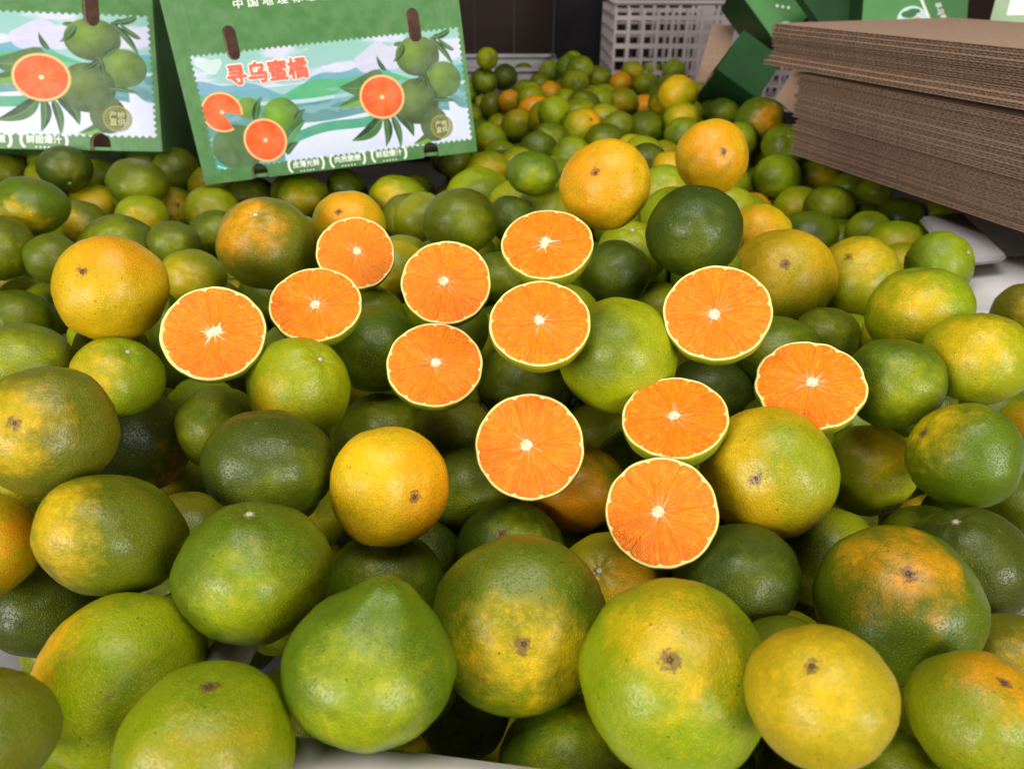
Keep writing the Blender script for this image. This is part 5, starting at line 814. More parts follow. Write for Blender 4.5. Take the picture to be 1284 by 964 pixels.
    el = (1.5, .85) if i in (0, 4) else (1.0, 1.0); ea = radians(35 if i == 0 else 80)
    vs = []
    for a, r in ring:
        x_, y_ = r * cos(a), r * sin(a)
        if r < .125:
            xr = x_ * cos(ea) + y_ * sin(ea); yr = -x_ * sin(ea) + y_ * cos(ea); xr *= el[0]; yr *= el[1]; x_ = xr * cos(ea) - yr * sin(ea); y_ = xr * sin(ea) + yr * cos(ea)
        vs.append(bm.verts.new((cx + x_, cy + y_, .0095 if r > .12 else .009)))
    for k in range(len(vs)): bm.faces.new((c0, vs[k], vs[(k + 1) % len(vs)]))
    mesh_obj('core', bm, COREM, root)
HLAB = ['tilted cut half, leftmost of all, just below right of the big all-yellow mandarin',
 'lowest cut half of the left trio, its top edge against another cut half',
 'rearmost cut half of the left trio, propped against a small orange mandarin',
 'round cut half of the upper middle, above the one with the white star core',
 'topmost cut half, seen flattest, on a lime mandarin below the big orange one',
 'cut half just under the topmost one, beside a big lime green mandarin',
 'cut half with a white star-shaped core in the lower middle of the group',
 'lone round cut half at the centre, above an orange-sided mandarin',
 'large cut half right of centre, under the big dark green mandarin',
 'flattened cut half whose lower edge touches the lowest cut half',
 'lowest cut half of all, round and almost facing the viewer',
 'rightmost cut half with clearly lobed segments, behind a yellow mandarin']
for i, h_ in enumerate(HALVES): cut_half(i, *h_, HLAB[i])

# ------------------------------------------------------------ printed cartons
GREEN = srgb(108, 163, 100)
def raster(wmm=333.0, hmm=235.0, ppm=3.2):
    W_, H_ = int(wmm * ppm), int(hmm * ppm)
    X, Y = np.meshgrid((np.arange(W_) + .5) / ppm, (np.arange(H_) + .5) / ppm)
    r = np.random.default_rng(4)
    def fbm(sx, sy, seed):
        rr = np.random.default_rng(seed); out = np.zeros_like(X)
        for o in range(4):
            gx, gy = int(max(2, wmm / sx * 2 ** o)) + 3, int(max(2, hmm / sy * 2 ** o)) + 3
            g = rr.random((gy, gx)); u = X / sx * 2 ** o; v = Y / sy * 2 ** o; u = np.clip(u, 0, gx - 1.01); v = np.clip(v, 0, gy - 1.01)
            iu, iv = u.astype(int), v.astype(int); fu, fv = u - iu, v - iv; fu = fu * fu * (3 - 2 * fu); fv = fv * fv * (3 - 2 * fv)
            out += (g[iv, iu] * (1 - fu) * (1 - fv) + g[iv, iu + 1] * fu * (1 - fv) + g[iv + 1, iu] * (1 - fu) * fv + g[iv + 1, iu + 1] * fu * fv) / 2 ** o
        return out / 1.875
    lin = lambda c: np.array(srgb(*c)[:3])
    img = np.ones((H_, W_, 3)) * lin((118, 163, 110))
    n1, n2 = fbm(60, 14, 1), fbm(26, 9, 2)
    def put(mask, c):
        m_ = np.clip(mask, 0, 1)[..., None]; cc = lin(c) if isinstance(c, tuple) else c
        img[:] = img * (1 - m_) + cc * m_
    aa = lambda sd: .5 - sd * ppm
    # stamp
    x0, x1, y0, y1 = 17.0, 329.0, 14.5, 142.5
    ins = np.clip(aa(np.maximum(np.maximum(x0 - X, X - x1), np.maximum(y0 - Y, Y - y1))), 0, 1)
    per = 6.5
    def holes(u, lo, hi, e):
        k = np.round((u - lo) / per) * per + lo; return np.hypot(u - k, e)
    hole = np.minimum(np.minimum(holes(X, x0, x1, Y - y0), holes(X, x0, x1, Y - y1)), np.minimum(holes(Y, y0, y1, X - x0), holes(Y, y0, y1, X - x1)))
    ins *= np.clip(-aa(hole - 2.0) + 1, 0, 1)
    stamp = np.ones_like(img)
    t = np.clip((Y - y0) / (y1 - y0), 0, 1)[..., None]
    sky = lin((178, 214, 208)) * t + lin((196, 216, 236)) * (1 - t)
    keep = img.copy(); img[:] = sky
    put(np.clip((n1 - .50) * 9, 0, 1) * (Y > 100), (226, 226, 244))
    # far hills
    def hill(yb, amp, ph, k, c, a=1.0):
        ln = yb + amp * np.sin(X / k + ph) + amp * .5 * np.sin(X / k * 2.3 + ph * 2); put(np.clip(aa(Y - ln), 0, 1) * a * (Y > yb - 30), c)
    hill(104, 9, .3, 26, (132, 186, 206), .8); hill(97, 7, 2.2, 34, (120, 200, 150), .85); hill(88, 4, 1.0, 40, (138, 186, 190), .9)
    put(np.clip(aa(np.abs(Y - 83 - 2 * np.sin(X / 30)) - 2.2), 0, 1), (205, 226, 232))
    put(np.clip(aa(Y - 78 - 2 * np.sin(X / 22)), 0, 1), (134, 178, 186))
    put(np.clip((n2 - .52) * 10, 0, 1) * (Y < 92) * .6, (176, 206, 214))
    put(np.clip(aa(Y - 60 - 5 * np.sin(X / 33 + .5) + (X - 170) * .05), 0, 1) * (X > 105), (228, 232, 248))
    b = np.abs(Y - (42 + (X - 120) * .13 + 3 * np.sin(X / 19))) - 5.5; put(np.clip(aa(b), 0, 1) * (X > 100) * (X < 245), (120, 190, 168))
    put(np.clip(aa(Y - 24 - 3 * np.sin(X / 15)), 0, 1) * (X > 100), (224, 230, 248))
    put(np.clip(aa(Y - 30 - 6 * np.sin(X / 14)), 0, 1) * (X < 60), (112, 190, 190))
    put(np.clip(aa(np.abs(Y - 20 - 4 * np.sin(X / 6)) - 1.3), 0, 1) * (X < 60), (190, 232, 226))
    # white cloud top left, lilac sky patch behind the right branch
    put(np.clip(aa(np.hypot((X - 36) / 1.9, Y - 131 + 3 * np.sin(X / 5)) - 8), 0, 1) * .55, (242, 244, 248))
    put(np.clip(aa(np.hypot((X - 230) / 1.7, (Y - 118 - 3 * np.sin(X / 7)) * 1.2) - 17), 0, 1) * .9, (222, 220, 240))
    put(np.clip(aa(Y - 62 - 10 * np.sin(X / 9)), 0, 1) * (X > 306), (226, 230, 248))
    def leaf(ax, ay, bx, by, wd, c, c2):
        dx, dy = bx - ax, by - ay; L = math.hypot(dx, dy); u = ((X - ax) * dx + (Y - ay) * dy) / L / L; v = (-(X - ax) * dy + (Y - ay) * dx) / L
        v = v - wd * .5 * np.sin(u * 3.1)
        hw = wd * np.sqrt(np.clip(u, 0, 1)) * np.clip(1 - u, 0, 1) * 2.2
        m_ = np.clip(aa(np.abs(v) - hw), 0, 1) * (u > 0) * (u < 1)
        cc = np.where((v > 0)[..., None], lin(c), lin(c2)) * (.85 + .3 * n2[..., None])
        put(m_, cc); put(np.clip(aa(np.abs(v) - .35), 0, 1) * m_ * .7, (170, 200, 140))
    def ball(cx, cy, rx, ry, c1, c2):
        d = np.hypot((X - cx) / rx, (Y - cy) / ry); li = np.clip(1 - np.hypot((X - cx + rx * .3) / rx, (Y - cy - ry * .35) / ry) * .8, 0, 1)[..., None]
        cc = lin(c1) * (1 - li) + lin(c2) * li; cc = cc * (.88 + .24 * n2[..., None]); put(np.clip(aa((d - 1) * min(rx, ry)), 0, 1), cc)
    def slice_(cx, cy, rx, ry, wedge=None):
        dx, dy = (X - cx) / rx, (Y - cy) / ry; d = np.hypot(dx, dy); a = np.arctan2(dy, dx)
        m_ = np.ones_like(d)
        if wedge: m_ = 1 - ((a > wedge[0]) & (a < wedge[1]) & (d > .12)).astype(float)
        put(np.clip(aa((d - 1) * rx), 0, 1) * m_, (236, 196, 120)); put(np.clip(aa((d - .95) * rx), 0, 1) * m_, (250, 226, 190))
        seg = np.abs(np.sin(a * 5.5)); g_ = (1 - d)[..., None] * .5 + .3 * fbm(3, 3, int(cx))[..., None]
        cc = lin((248, 120, 50)) * (1 - g_) + lin((250, 160, 88)) * g_
        put(np.clip(aa((d - .90) * rx), 0, 1) * m_, cc); put(np.clip((.10 - seg * d) * 8, 0, 1) * (d < .88) * m_ * .55, (250, 190, 130))
        put(np.clip(aa((d - .09) * rx), 0, 1), (252, 232, 200))
    dk, md, lt = (74, 112, 78), (104, 146, 96), (150, 184, 98)
    # right-hand branch
    for L_ in ((303, 138, 262, 104, 4, dk, md), (296, 132, 318, 100, 4, dk, md), (250, 131, 276, 126, 3, dk, md)): leaf(*L_)
    leaf(232, 100, 178, 92, 15, md, (120, 150, 110)); leaf(228, 90, 172, 70, 9, lt, md); leaf(236, 104, 228, 122, 3, dk, dk)
    leaf(222, 52, 182, 30, 9, md, dk); leaf(228, 52, 222, 18, 6, dk, md); leaf(236, 52, 240, 14, 5, md, dk); leaf(242, 56, 258, 26, 8, md, dk); leaf(288, 34, 256, 18, 8, lt, md)
    ball(276, 116, 26, 22, (112, 128, 92), (160, 186, 88)); ball(303, 87, 21, 20, (120, 146, 92), (160, 180, 96)); ball(268, 66, 26, 26, (104, 124, 84), (146, 164, 92)); ball(285, 38, 17, 20, (104, 124, 88), (120, 140, 92))
    leaf(282, 96, 262, 84, 3, dk, dk); leaf(280, 98, 284, 76, 3, dk, dk); leaf(286, 98, 300, 108, 3, dk, md); leaf(262, 130, 246, 112, 4, dk, md); leaf(288, 66, 318, 60, 3, dk, md); leaf(318, 140, 292, 134, 4, dk, md); leaf(320, 118, 300, 136, 3, dk, md)
    slice_(227, 75.5, 27, 25)
    # left-hand group
    ball(48, 38, 30, 26, (116, 146, 104), (128, 156, 108)); ball(70, 80, 14, 12, (134, 168, 92), (158, 184, 90)); leaf(74, 64, 88, 92, 5, dk, md)
    ball(106, 64, 23, 24, (112, 144, 86), (164, 200, 74)); leaf(98, 28, 134, 60, 8, md, (130, 180, 140)); leaf(102, 24, 120, 36, 5, dk, md); leaf(120, 60, 136, 72, 4, dk, md)
    slice_(38.5, 79, 24, 22.5, (-1.15, -.25)); slice_(81, 42.5, 25.5, 25)
    # round seal
    d = np.hypot(X - 293.5, Y - 34); put(np.clip(aa(np.abs(d - 13) - .8), 0, 1), (186, 176, 110)); put(np.clip(aa(d - 12.2), 0, 1) * .5, (112, 140, 84)); put(np.clip(aa(np.abs(d - 9.8) - .35), 0, 1), (186, 176, 110))
    a = np.arctan2(Y - 34, X - 293.5); put(np.clip(aa(np.abs(d - 11.3) - .7), 0, 1) * (np.sin(a * 22) > .1), (176, 166, 100))
    art = img.copy(); m3 = ins[..., None]; img[:] = keep * (1 - m3) + art * m3
    img[:] = np.clip(img, 0, 1) ** 1.65 * .92
    out = np.ones((H_, W_, 4), np.float32)
    out[..., :3] = np.where(img <= .0031308, img * 12.92, 1.055 * np.clip(img, 0, 1) ** (1 / 2.4) - .055)
    im = bpy.data.images.new('carton_print', W_, H_); im.colorspace_settings.name = 'sRGB'; im.pixels.foreach_set(out.ravel()); im.update(); im.pack()
    return im
PRINT = raster()
def print_material(sx, sy):
    m, nt, p = new_mat('printed_card'); h = NT(nt)
    tc = h.n('ShaderNodeTexCoord'); mp = h.n('ShaderNodeMapping'); nt.links.new(tc.outputs['Object'], mp.inputs[0])
    mp.inputs['Scale'].default_value = (1 / sx, 1 / sy, 1)
    im = h.n('ShaderNodeTexImage', image=PRINT, extension='EXTEND'); nt.links.new(mp.outputs[0], im.inputs[0])
    flute = h.n('ShaderNodeTexWave'); flute.bands_direction = 'X'; flute.inputs['Scale'].default_value = 45
    c = h.mix(h.ramp(h.noise(tc.outputs['Object'], 60, 4), .3, .7, 0, .15), im.outputs[0], (.3, .45, .28, 1)); nt.links.new(c, p.inputs['Base Color'])
    nt.links.new(tc.outputs['Object'], flute.inputs[0]); b = h.n('ShaderNodeBump'); b.inputs['Strength'].default_value = .06; b.inputs['Distance'].default_value = .0005
    nt.links.new(flute.outputs['Color'], b.inputs['Height']); nt.links.new(b.outputs[0], p.inputs['Normal'])
    p.inputs['Roughness'].default_value = .38; p.inputs['Specular IOR Level'].default_value = .4
    return m
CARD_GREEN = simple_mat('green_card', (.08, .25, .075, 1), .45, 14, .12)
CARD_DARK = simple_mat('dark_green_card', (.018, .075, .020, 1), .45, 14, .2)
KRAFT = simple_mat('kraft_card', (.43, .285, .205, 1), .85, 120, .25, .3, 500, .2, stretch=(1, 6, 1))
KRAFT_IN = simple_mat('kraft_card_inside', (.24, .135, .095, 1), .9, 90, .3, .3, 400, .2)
INKW = simple_mat('white_ink', (.85, .88, .80, 1), .5, 40, .05)
INKR = simple_mat('red_ink', (.80, .085, .05, 1), .5, 200, .1, col2=(.85, .16, .09, 1))
INKY = simple_mat('gold_ink', (.55, .50, .24, 1), .5, 200, .2)
def dep_mesh(o):
    dg = bpy.context.evaluated_depsgraph_get(); me = bpy.data.meshes.new_from_object(o.evaluated_get(dg)); return me
def panel_with_holes(w_, h_, th, holes):
    cu = bpy.data.curves.new('tmp', 'CURVE'); cu.dimensions = '2D'; cu.fill_mode = 'BOTH'; cu.extrude = th / 2
    def poly(pts):
        s = cu.splines.new('POLY'); s.points.add(len(pts) - 1)
        for p_, q_ in zip(s.points, pts): p_.co = (*q_, 0, 1)
        s.use_cyclic_u = True
    edge = [(0, 0)]
    bot = sorted([h_ for h_ in holes if h_[1] <= 0])
    pts = [(0, 0)]
    for (cx, cy, r, l) in bot:
        pts += [(cx - r, 0)] + [(cx + r * cos(pi - pi * k / 12), l + r * sin(pi - pi * k / 12)) for k in range(13)] + [(cx + r, 0)]
    pts += [(w_, 0), (w_, h_), (0, h_)]
    poly(pts)
    for (cx, cy, r, l) in holes:
        if cy <= 0: continue
        poly([(cx + r * cos(pi * k / 10), cy + l / 2 + r * sin(pi * k / 10)) for k in range(11)] + [(cx + r * cos(pi + pi * k / 10), cy - l / 2 + r * sin(pi + pi * k / 10)) for k in range(11)])
    o = bpy.data.objects.new('tmp', cu); COL.objects.link(o); me = dep_mesh(o); bpy.data.objects.remove(o)
    return me
def text_obj(name, s, size, mat, parent, loc, bold=0.0, sx=1.0, ext=.00005, spacing=1.0, rot=0):
    cu = bpy.data.curves.new('tmp', 'FONT'); cu.body = s; cu.size = size; cu.offset = bold; cu.extrude = ext; cu.align_x = 'CENTER'; cu.align_y = 'CENTER'; cu.space_character = spacing; cu.resolution_u = 3
    o = bpy.data.objects.new('tmp', cu); COL.objects.link(o); me = dep_mesh(o); bpy.data.objects.remove(o)
    me.materials.clear(); me.materials.append(mat)
    t = bpy.data.objects.new(name, me); COL.objects.link(t); t.parent = parent; t.location = loc; t.scale = (sx, 1, 1); t.rotation_euler = (0, 0, rot); return t
def bold_text(name, s, size, mat, parent, loc, d, n):
    o = text_obj(name, s, size, mat, parent, loc, ext=0)
    bm = bmesh.new()
    for k in range(n + 1):
        me = o.data.copy(); a = 2 * pi * k / n; dx, dy = (d * cos(a), d * sin(a)) if k < n else (0, 0)
        me.transform(Matrix.Translation((dx, dy, .000018 * k))); bm.from_mesh(me); bpy.data.meshes.remove(me)
    bm.to_mesh(o.data); bm.free(); return o
def box_bm(x0, x1, y0, y1, z0, z1, bev=0.0):
    bm = bmesh.new(); bmesh.ops.create_cube(bm, size=1)
    for v in bm.verts: v.co = Vector(((x0 + x1) / 2 + v.co.x * (x1 - x0), (y0 + y1) / 2 + v.co.y * (y1 - y0), (z0 + z1) / 2 + v.co.z * (z1 - z0)))
    if bev: bmesh.ops.bevel(bm, geom=bm.edges[:], offset=bev, segments=2, affect='EDGES')
    return bm
def frame_xy(org, ux, up):
    x = Vector(ux).normalized(); y = Vector(up); y = (y - x * y.dot(x)).normalized(); z = x.cross(y)
    M = Matrix((x, y, z)).transposed().to_4x4(); M.translation = Vector(org) + Vector((0, 0, HZ)); return M
def carton(name, org, ux, up, w_, h_, dep, k, ky, label, art=True, body=None):
    """front panel in local XY (origin = its lower left corner), box body towards -Z"""
    root = empty(name, mat=frame_xy(org, ux, up)); tag(root, label, 'carton', 'green fruit cartons')
    body = body or CARD_GREEN; th = .004
    pm = print_material(.333 * k, .235 * ky) if art else body
    holes = [(.0665 * k, .151 * ky, .0075 * k, .022 * ky), (.277 * k, .149 * ky, .0075 * k, .022 * ky), (.0665 * k, 0, .0095 * k, .008 * ky), (.276 * k, 0, .0095 * k, .008 * ky)]
    me = panel_with_holes(w_, h_, th, holes); me.materials.clear(); me.materials.append(pm)
    f = mesh_obj('front_panel', me, None, root); f.location = (0, 0, -th / 2)
    # raw edge layer behind the print: the kraft side of the board
    me2 = panel_with_holes(w_ - .001, h_, .002, [(a, b, c * .93, d) for a, b, c, d in holes]); me2.materials.clear(); me2.materials.append(KRAFT_IN)
    me2.materials.clear(); me2.materials.append(KRAFT)
    f2 = mesh_obj('front_lining', me2, None, root); f2.location = (.0005, .0005, -th - .0014)
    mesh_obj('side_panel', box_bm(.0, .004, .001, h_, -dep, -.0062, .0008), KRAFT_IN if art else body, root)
    mesh_obj('side_panel', box_bm(w_ - .004, w_, .001, h_, -dep, -.0062, .0008), body, root)
    mesh_obj('bottom_panel', box_bm(.0045, w_ - .0045, .001, .005, -dep, -.0062), body, root)
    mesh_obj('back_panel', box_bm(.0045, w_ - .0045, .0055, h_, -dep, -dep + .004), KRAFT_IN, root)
    if art:
        zt = .0003
        # title characters, each a white halo under red strokes
        for s_, cx_ in zip('寻乌蜜橘', (.0645, .0885, .112, .1355)):
            bold_text('title_halo', s_, .0235 * k, INKW, root, (cx_ * k, .1155 * ky, zt), .0021 * k, 14)
            bold_text('title_character', s_, .0235 * k, INKR, root, (cx_ * k, .1155 * ky, zt + .0004), .0010 * k, 8)
        text_obj('origin_line', '中 国 地 理 标 志 保 护 农 产 品', .0098 * k, INKW, root, (.166 * k, .1895 * ky, zt), .0001, 1.32, spacing=1.0)
        for s_, cx_ in zip(('皮薄光鲜', '肉质脆嫩', '鲜甜爆汁'), (.123, .1735, .2245)):
            bold_text('badge_text', s_, .0082 * k, INKW, root, (cx_ * k, .0098 * ky, zt), .00016 * k, 4)
            for s2 in (-1, 1):
                bm = bmesh.new()
                for q in range(9):
                    a = radians(-62 + 124 * q / 8); ex = .0165 * k + .0045 * k * cos(a); ey = .0078 * ky * sin(a)
                    cxx = cx_ * k + s2 * ex; cyy = .0095 * ky + ey
                    vv = [bm.verts.new((cxx + .0016 * k * cos(t_) * 1.0, cyy + .0011 * k * sin(t_), zt)) for t_ in [2 * pi * u_ / 8 for u_ in range(8)]]; bm.faces.new(vv)
                mesh_obj('laurel_branch', bm, INKW, root)
            bm = bmesh.new()
            for q in range(5):
                cxx = cx_ * k + (q - 2) * .0038 * k; vv = [bm.verts.new((cxx + .0009 * k * cos(t_), .0024 * ky + .0009 * k * sin(t_), zt)) for t_ in [2 * pi * u_ / 8 for u_ in range(8)]]; bm.faces.new(vv)
            mesh_obj('badge_dots', bm, INKW, root)
        text_obj('seal_text', '产地', .0075 * k, INKY, root, (.2935 * k, .0372 * ky, zt), .0002)
        text_obj('seal_text', '直供', .0075 * k, INKY, root, (.2935 * k, .0300 * ky, zt), .0002)
    return root
c2 = carton('fruit_carton', (-.3721, .9044, -.0093), (.9845, .1533, .0849), (-.1093, .1587, .9813), .3335, .235, .22, 1.0, 1.0,
            'green fruit carton with stamp-shaped print and red title, tilted on the heap')
ux1 = Vector((.9933, .1071, -.0438)); br1 = Vector((-.4695, 1.0225, .0035)); k1 = 1.36
c1 = carton('fruit_carton', br1 - ux1.normalized() * (.3335 * k1), ux1, (.0022, .3607, .9327), .3335 * k1, .235 * 1.28, .30, k1, 1.2,
            'green fruit carton at the left, cut off by the photo edge, standing level')

# ------------------------------------------------------------ pixel/height helper only for measuring places: (pixel, height over heap) -> point
TH = radians(30.1)
def at(px, py, e=None, z=None):
    u = (px - 642) / 934; v = (py - 482) / 934; r = Vector((u, cos(TH) - v * sin(TH), -sin(TH) - v * cos(TH)))
    t = z if z is not None else (e - CAMH) / r.z
    return r * t + Vector((0, 0, CAMH))

# rear cartons on the right
def rear_box(name, p0, p1, p2, w_, h_, dep, front, body, label, marks=None):
    o_ = at(*p0[:2], z=p0[2]); x_ = at(*p1[:2], z=p1[2]) - o_; y_ = at(*p2[:2], z=p2[2]) - o_
    root = empty(name, mat=frame_xy(o_, x_, y_)); tag(root, label, 'carton', 'green fruit cartons')
    mesh_obj('front_panel', box_bm(0, w_, 0, h_, -.004, 0, .0006), front, root)
    mesh_obj('side_panel', box_bm(0, .004, .0005, h_ - .0005, -dep, -.0045), body, root)
    mesh_obj('side_panel', box_bm(w_ - .004, w_, .0005, h_ - .0005, -dep, -.0045), body, root)
    mesh_obj('bottom_panel', box_bm(.0045, w_ - .0045, .0, .004, -dep, -.0045), body, root)
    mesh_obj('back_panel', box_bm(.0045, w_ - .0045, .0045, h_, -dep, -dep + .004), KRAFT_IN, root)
    if marks: marks(root, w_, h_)
    return root
def disc(parent, name, cx, cy, rx, ry, z, mat, n=28):
    bm = bmesh.new(); bm.faces.new([bm.verts.new((cx + rx * cos(2 * pi * k / n), cy + ry * sin(2 * pi * k / n), z)) for k in range(n)]); return mesh_obj(name, bm, mat, parent)
INKO = simple_mat('orange_ink', (.85, .25, .06, 1), .5, 200, .1); INKB = simple_mat('pale_blue_ink', (.55, .75, .75, 1), .5, 200, .1); INKG = simple_mat('leaf_ink', (.05, .17, .05, 1), .5, 200, .1)
def marks_round(root, w_, h_):
    cx, cy = .080, .052
    disc(root, 'round_emblem', cx, cy, .024, .026, .0003, INKB); disc(root, 'emblem_fruit', cx + .008, cy - .004, .008, .009, .0006, INKO); disc(root, 'emblem_leaf', cx - .006, cy + .010, .012, .007, .0006, INKG)
    disc(root, 'emblem_leaf', cx + .002, cy + .016, .010, .005, .0009, INKG)
    text_obj('side_lettering', '寻乌蜜橘', .012, INKW, root, (cx + .045, cy + .01, .0003), .0003, rot=radians(-68))
    bm = box_bm(cx + .028, cx + .0325, .004, .1, .0001, .0004); o = mesh_obj('white_stripe', bm, INKW, root); o.rotation_euler = (0, 0, radians(22)); o.location = (.022, -.03, 0)
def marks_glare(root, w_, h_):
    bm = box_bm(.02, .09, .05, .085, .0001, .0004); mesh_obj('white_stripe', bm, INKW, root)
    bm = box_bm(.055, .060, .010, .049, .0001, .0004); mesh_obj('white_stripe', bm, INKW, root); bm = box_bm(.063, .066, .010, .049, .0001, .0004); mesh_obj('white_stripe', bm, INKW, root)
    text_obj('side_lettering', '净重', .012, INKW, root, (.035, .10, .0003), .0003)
def marks_light(root, w_, h_):
    disc(root, 'emblem_ground', .030, .012, .016, .010, .0003, INKB); disc(root, 'slot_hole', .012, .018, .004, .010, .0004, KRAFT_IN)
    for q in range(3): disc(root, 'white_dot', .045 + .008 * q, .055 - .008 * q, .003, .003, .0003, INKW)
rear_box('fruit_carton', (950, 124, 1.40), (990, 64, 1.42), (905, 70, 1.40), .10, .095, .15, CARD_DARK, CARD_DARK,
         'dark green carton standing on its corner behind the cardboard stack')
rear_box('fruit_carton', (972, 52, 1.50), (1030, 10, 1.50), (944, 14, 1.50), .105, .14, .10, CARD_GREEN, CARD_DARK,
         'bright green carton lying aslant above the dark green one, slot and pale print', marks_light)
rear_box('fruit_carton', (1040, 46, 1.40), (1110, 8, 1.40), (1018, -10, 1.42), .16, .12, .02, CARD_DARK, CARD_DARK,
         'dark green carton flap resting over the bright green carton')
rear_box('fruit_carton', (1078, 60, 1.28), (1200, 62, 1.25), (1055, -10, 1.30), .166, .20, .18, CARD_GREEN, CARD_DARK,
         'green carton with a small round emblem and white stripe behind the cardboard stack', marks_round)
rear_box('fruit_carton', (1232, 62, 1.15), (1330, 62, 1.10), (1195, -10, 1.17), .20, .20, .18, simple_mat('pale_green_card', (.23, .36, .19, 1), .3, 30, .15), CARD_DARK,
         'pale green carton with white printed bands in the upper right corner', marks_glare)

# ------------------------------------------------------------ corrugated cardboard stacks
def sheet_mesh(L, D, th, seed):
    """corrugated sheet: edge along +X at y=0 shows liners and the wavy medium"""
    bm = bmesh.new(); lt = .0005; r_ = random.Random(seed)
    def slab(x0, x1, y0, y1, z0, z1):
        v = [bm.verts.new(c) for c in ((x0, y0, z0), (x1, y0, z0), (x1, y1, z0), (x0, y1, z0), (x0, y0, z1), (x1, y0, z1), (x1, y1, z1), (x0, y1, z1))]
        for f_ in ((0, 3, 2, 1), (4, 5, 6, 7), (0, 1, 5, 4), (1, 2, 6, 5), (2, 3, 7, 6), (3, 0, 4, 7)): bm.faces.new([v[i] for i in f_])
    zm = th * .5
    slab(0, L, 0, D, 0, lt); slab(0, L, .0012, .03, zm - lt / 2, zm + lt / 2); slab(0, L, 0, D, th - lt, th)
    slab(.004, L - .004, .02, D, lt, th - lt)
    for (za, zb, pitch, ph) in ((lt, zm - lt / 2, .0066, 0), (zm + lt / 2, th - lt, .0080, 1.0)):
        n = int(L / pitch * 6); prev = None
        for k in range(n + 1):
            x = L * k / n; z = (za + zb) / 2 + (zb - za) * .46 * sin(2 * pi * x / pitch + ph)
            cur = [bm.verts.new((x, .0018, z - .00022)), bm.verts.new((x, .0018, z + .00022)), bm.verts.new((x, .02, z + .00022)), bm.verts.new((x, .02, z - .00022))]
            if prev:
                for a, b in ((0, 1), (1, 2), (3, 0)): bm.faces.new((prev[a], cur[a], cur[b], prev[b]))
            prev = cur
    me = bpy.data.meshes.new('cardboard_sheet'); bm.to_mesh(me); bm.free(); me.materials.append(KRAFT); return me
p_near = Vector((.4852, .6797, 0)); p_far = Vector((.3780, .9942, 0)); dirn = (p_near - p_far).normalized()
SH = [sheet_mesh(.66, .30, .0050, s) for s in range(2)]
def stack(name, base_e, n, off, yaw, label, lean=0.0, pale_top=False):
    o_ = p_far + dirn * off[0]; side = Vector((-dirn.y, dirn.x, 0)) * 1.0
    M = frame_xy((o_.x, o_.y, base_e), dirn, Vector((0, 0, 1)))
    # local: X along the visible edge, Y up; we want Y into the stack, Z up
    M = M @ Matrix.Rotation(radians(90), 4, 'X') @ Matrix.Rotation(yaw, 4, 'Z') @ Matrix.Rotation(lean, 4, 'Y')
    return M
def build_stack(base_e, n, off, yaw, label, seed, slope=0.0):
    o_ = p_far + dirn * off[0]
    ydir = Vector((0, 0, 1)).cross(dirn)             # points away to the right of the heap
    if ydir.x < 0: ydir = -ydir
    x = dirn.copy(); z = Vector((0, 0, 1)); y = z.cross(x)
    flip = y.x < 0
    M = Matrix((x, y, z)).transposed().to_4x4(); M.translation = Vector((o_.x, o_.y, base_e + HZ)) + ydir * off[1]
    M = M @ Matrix.Rotation(yaw, 4, 'Z') @ Matrix.Rotation(slope, 4, 'Y')
    root = empty('cardboard_stack', mat=M); tag(root, label, 'cardboard', 'stacked bundles of flat cardboard')
    r_ = random.Random(seed); zz = 0
    for k in range(n):
        o = bpy.data.objects.new('cardboard_sheet', SH[k % 2]); COL.objects.link(o); o.parent = root
        jy = r_.uniform(-.0022, .0022) if r_.random() < .75 else r_.uniform(-.005, .004)
        if k == 0 and seed == 9: jy = -.009
        if k == n - 1 and seed == 5: jy = -.007
        o.location = (r_.uniform(-.0015, .0015), jy, zz); o.rotation_euler = (r_.uniform(-.002, .002), 0, r_.uniform(-.005, .005)); zz += .00515 + (.0012 if r_.random() < .15 else 0)
    return root
build_stack(.0, 9, (-.035, .010), .02, 'lowest bundle of flat brown corrugated cardboard at the right, just above the mandarins', 3)
build_stack(.048, 10, (-.036, .002), -.01, 'middle bundle of flat brown corrugated cardboard between two others', 5, radians(-.4))
build_stack(.106, 9, (-.092, -.004), .012, 'topmost bundle of flat brown corrugated cardboard with overhanging sheets', 9, radians(-.8))
o = mesh_obj('cardboard_flap', box_bm(0, .07, 0, .055, -.002, .002, .0005), KRAFT); o.matrix_world = frame_xy(at(1006, 150, z=1.06), at(1040, 98, z=1.02) - at(1006, 150, z=1.06), at(950, 84, z=1.10) - at(1006, 150, z=1.06))
tag(o, 'loose pinkish cardboard flap sticking out at the far end of the cardboard stack', 'cardboard flap')

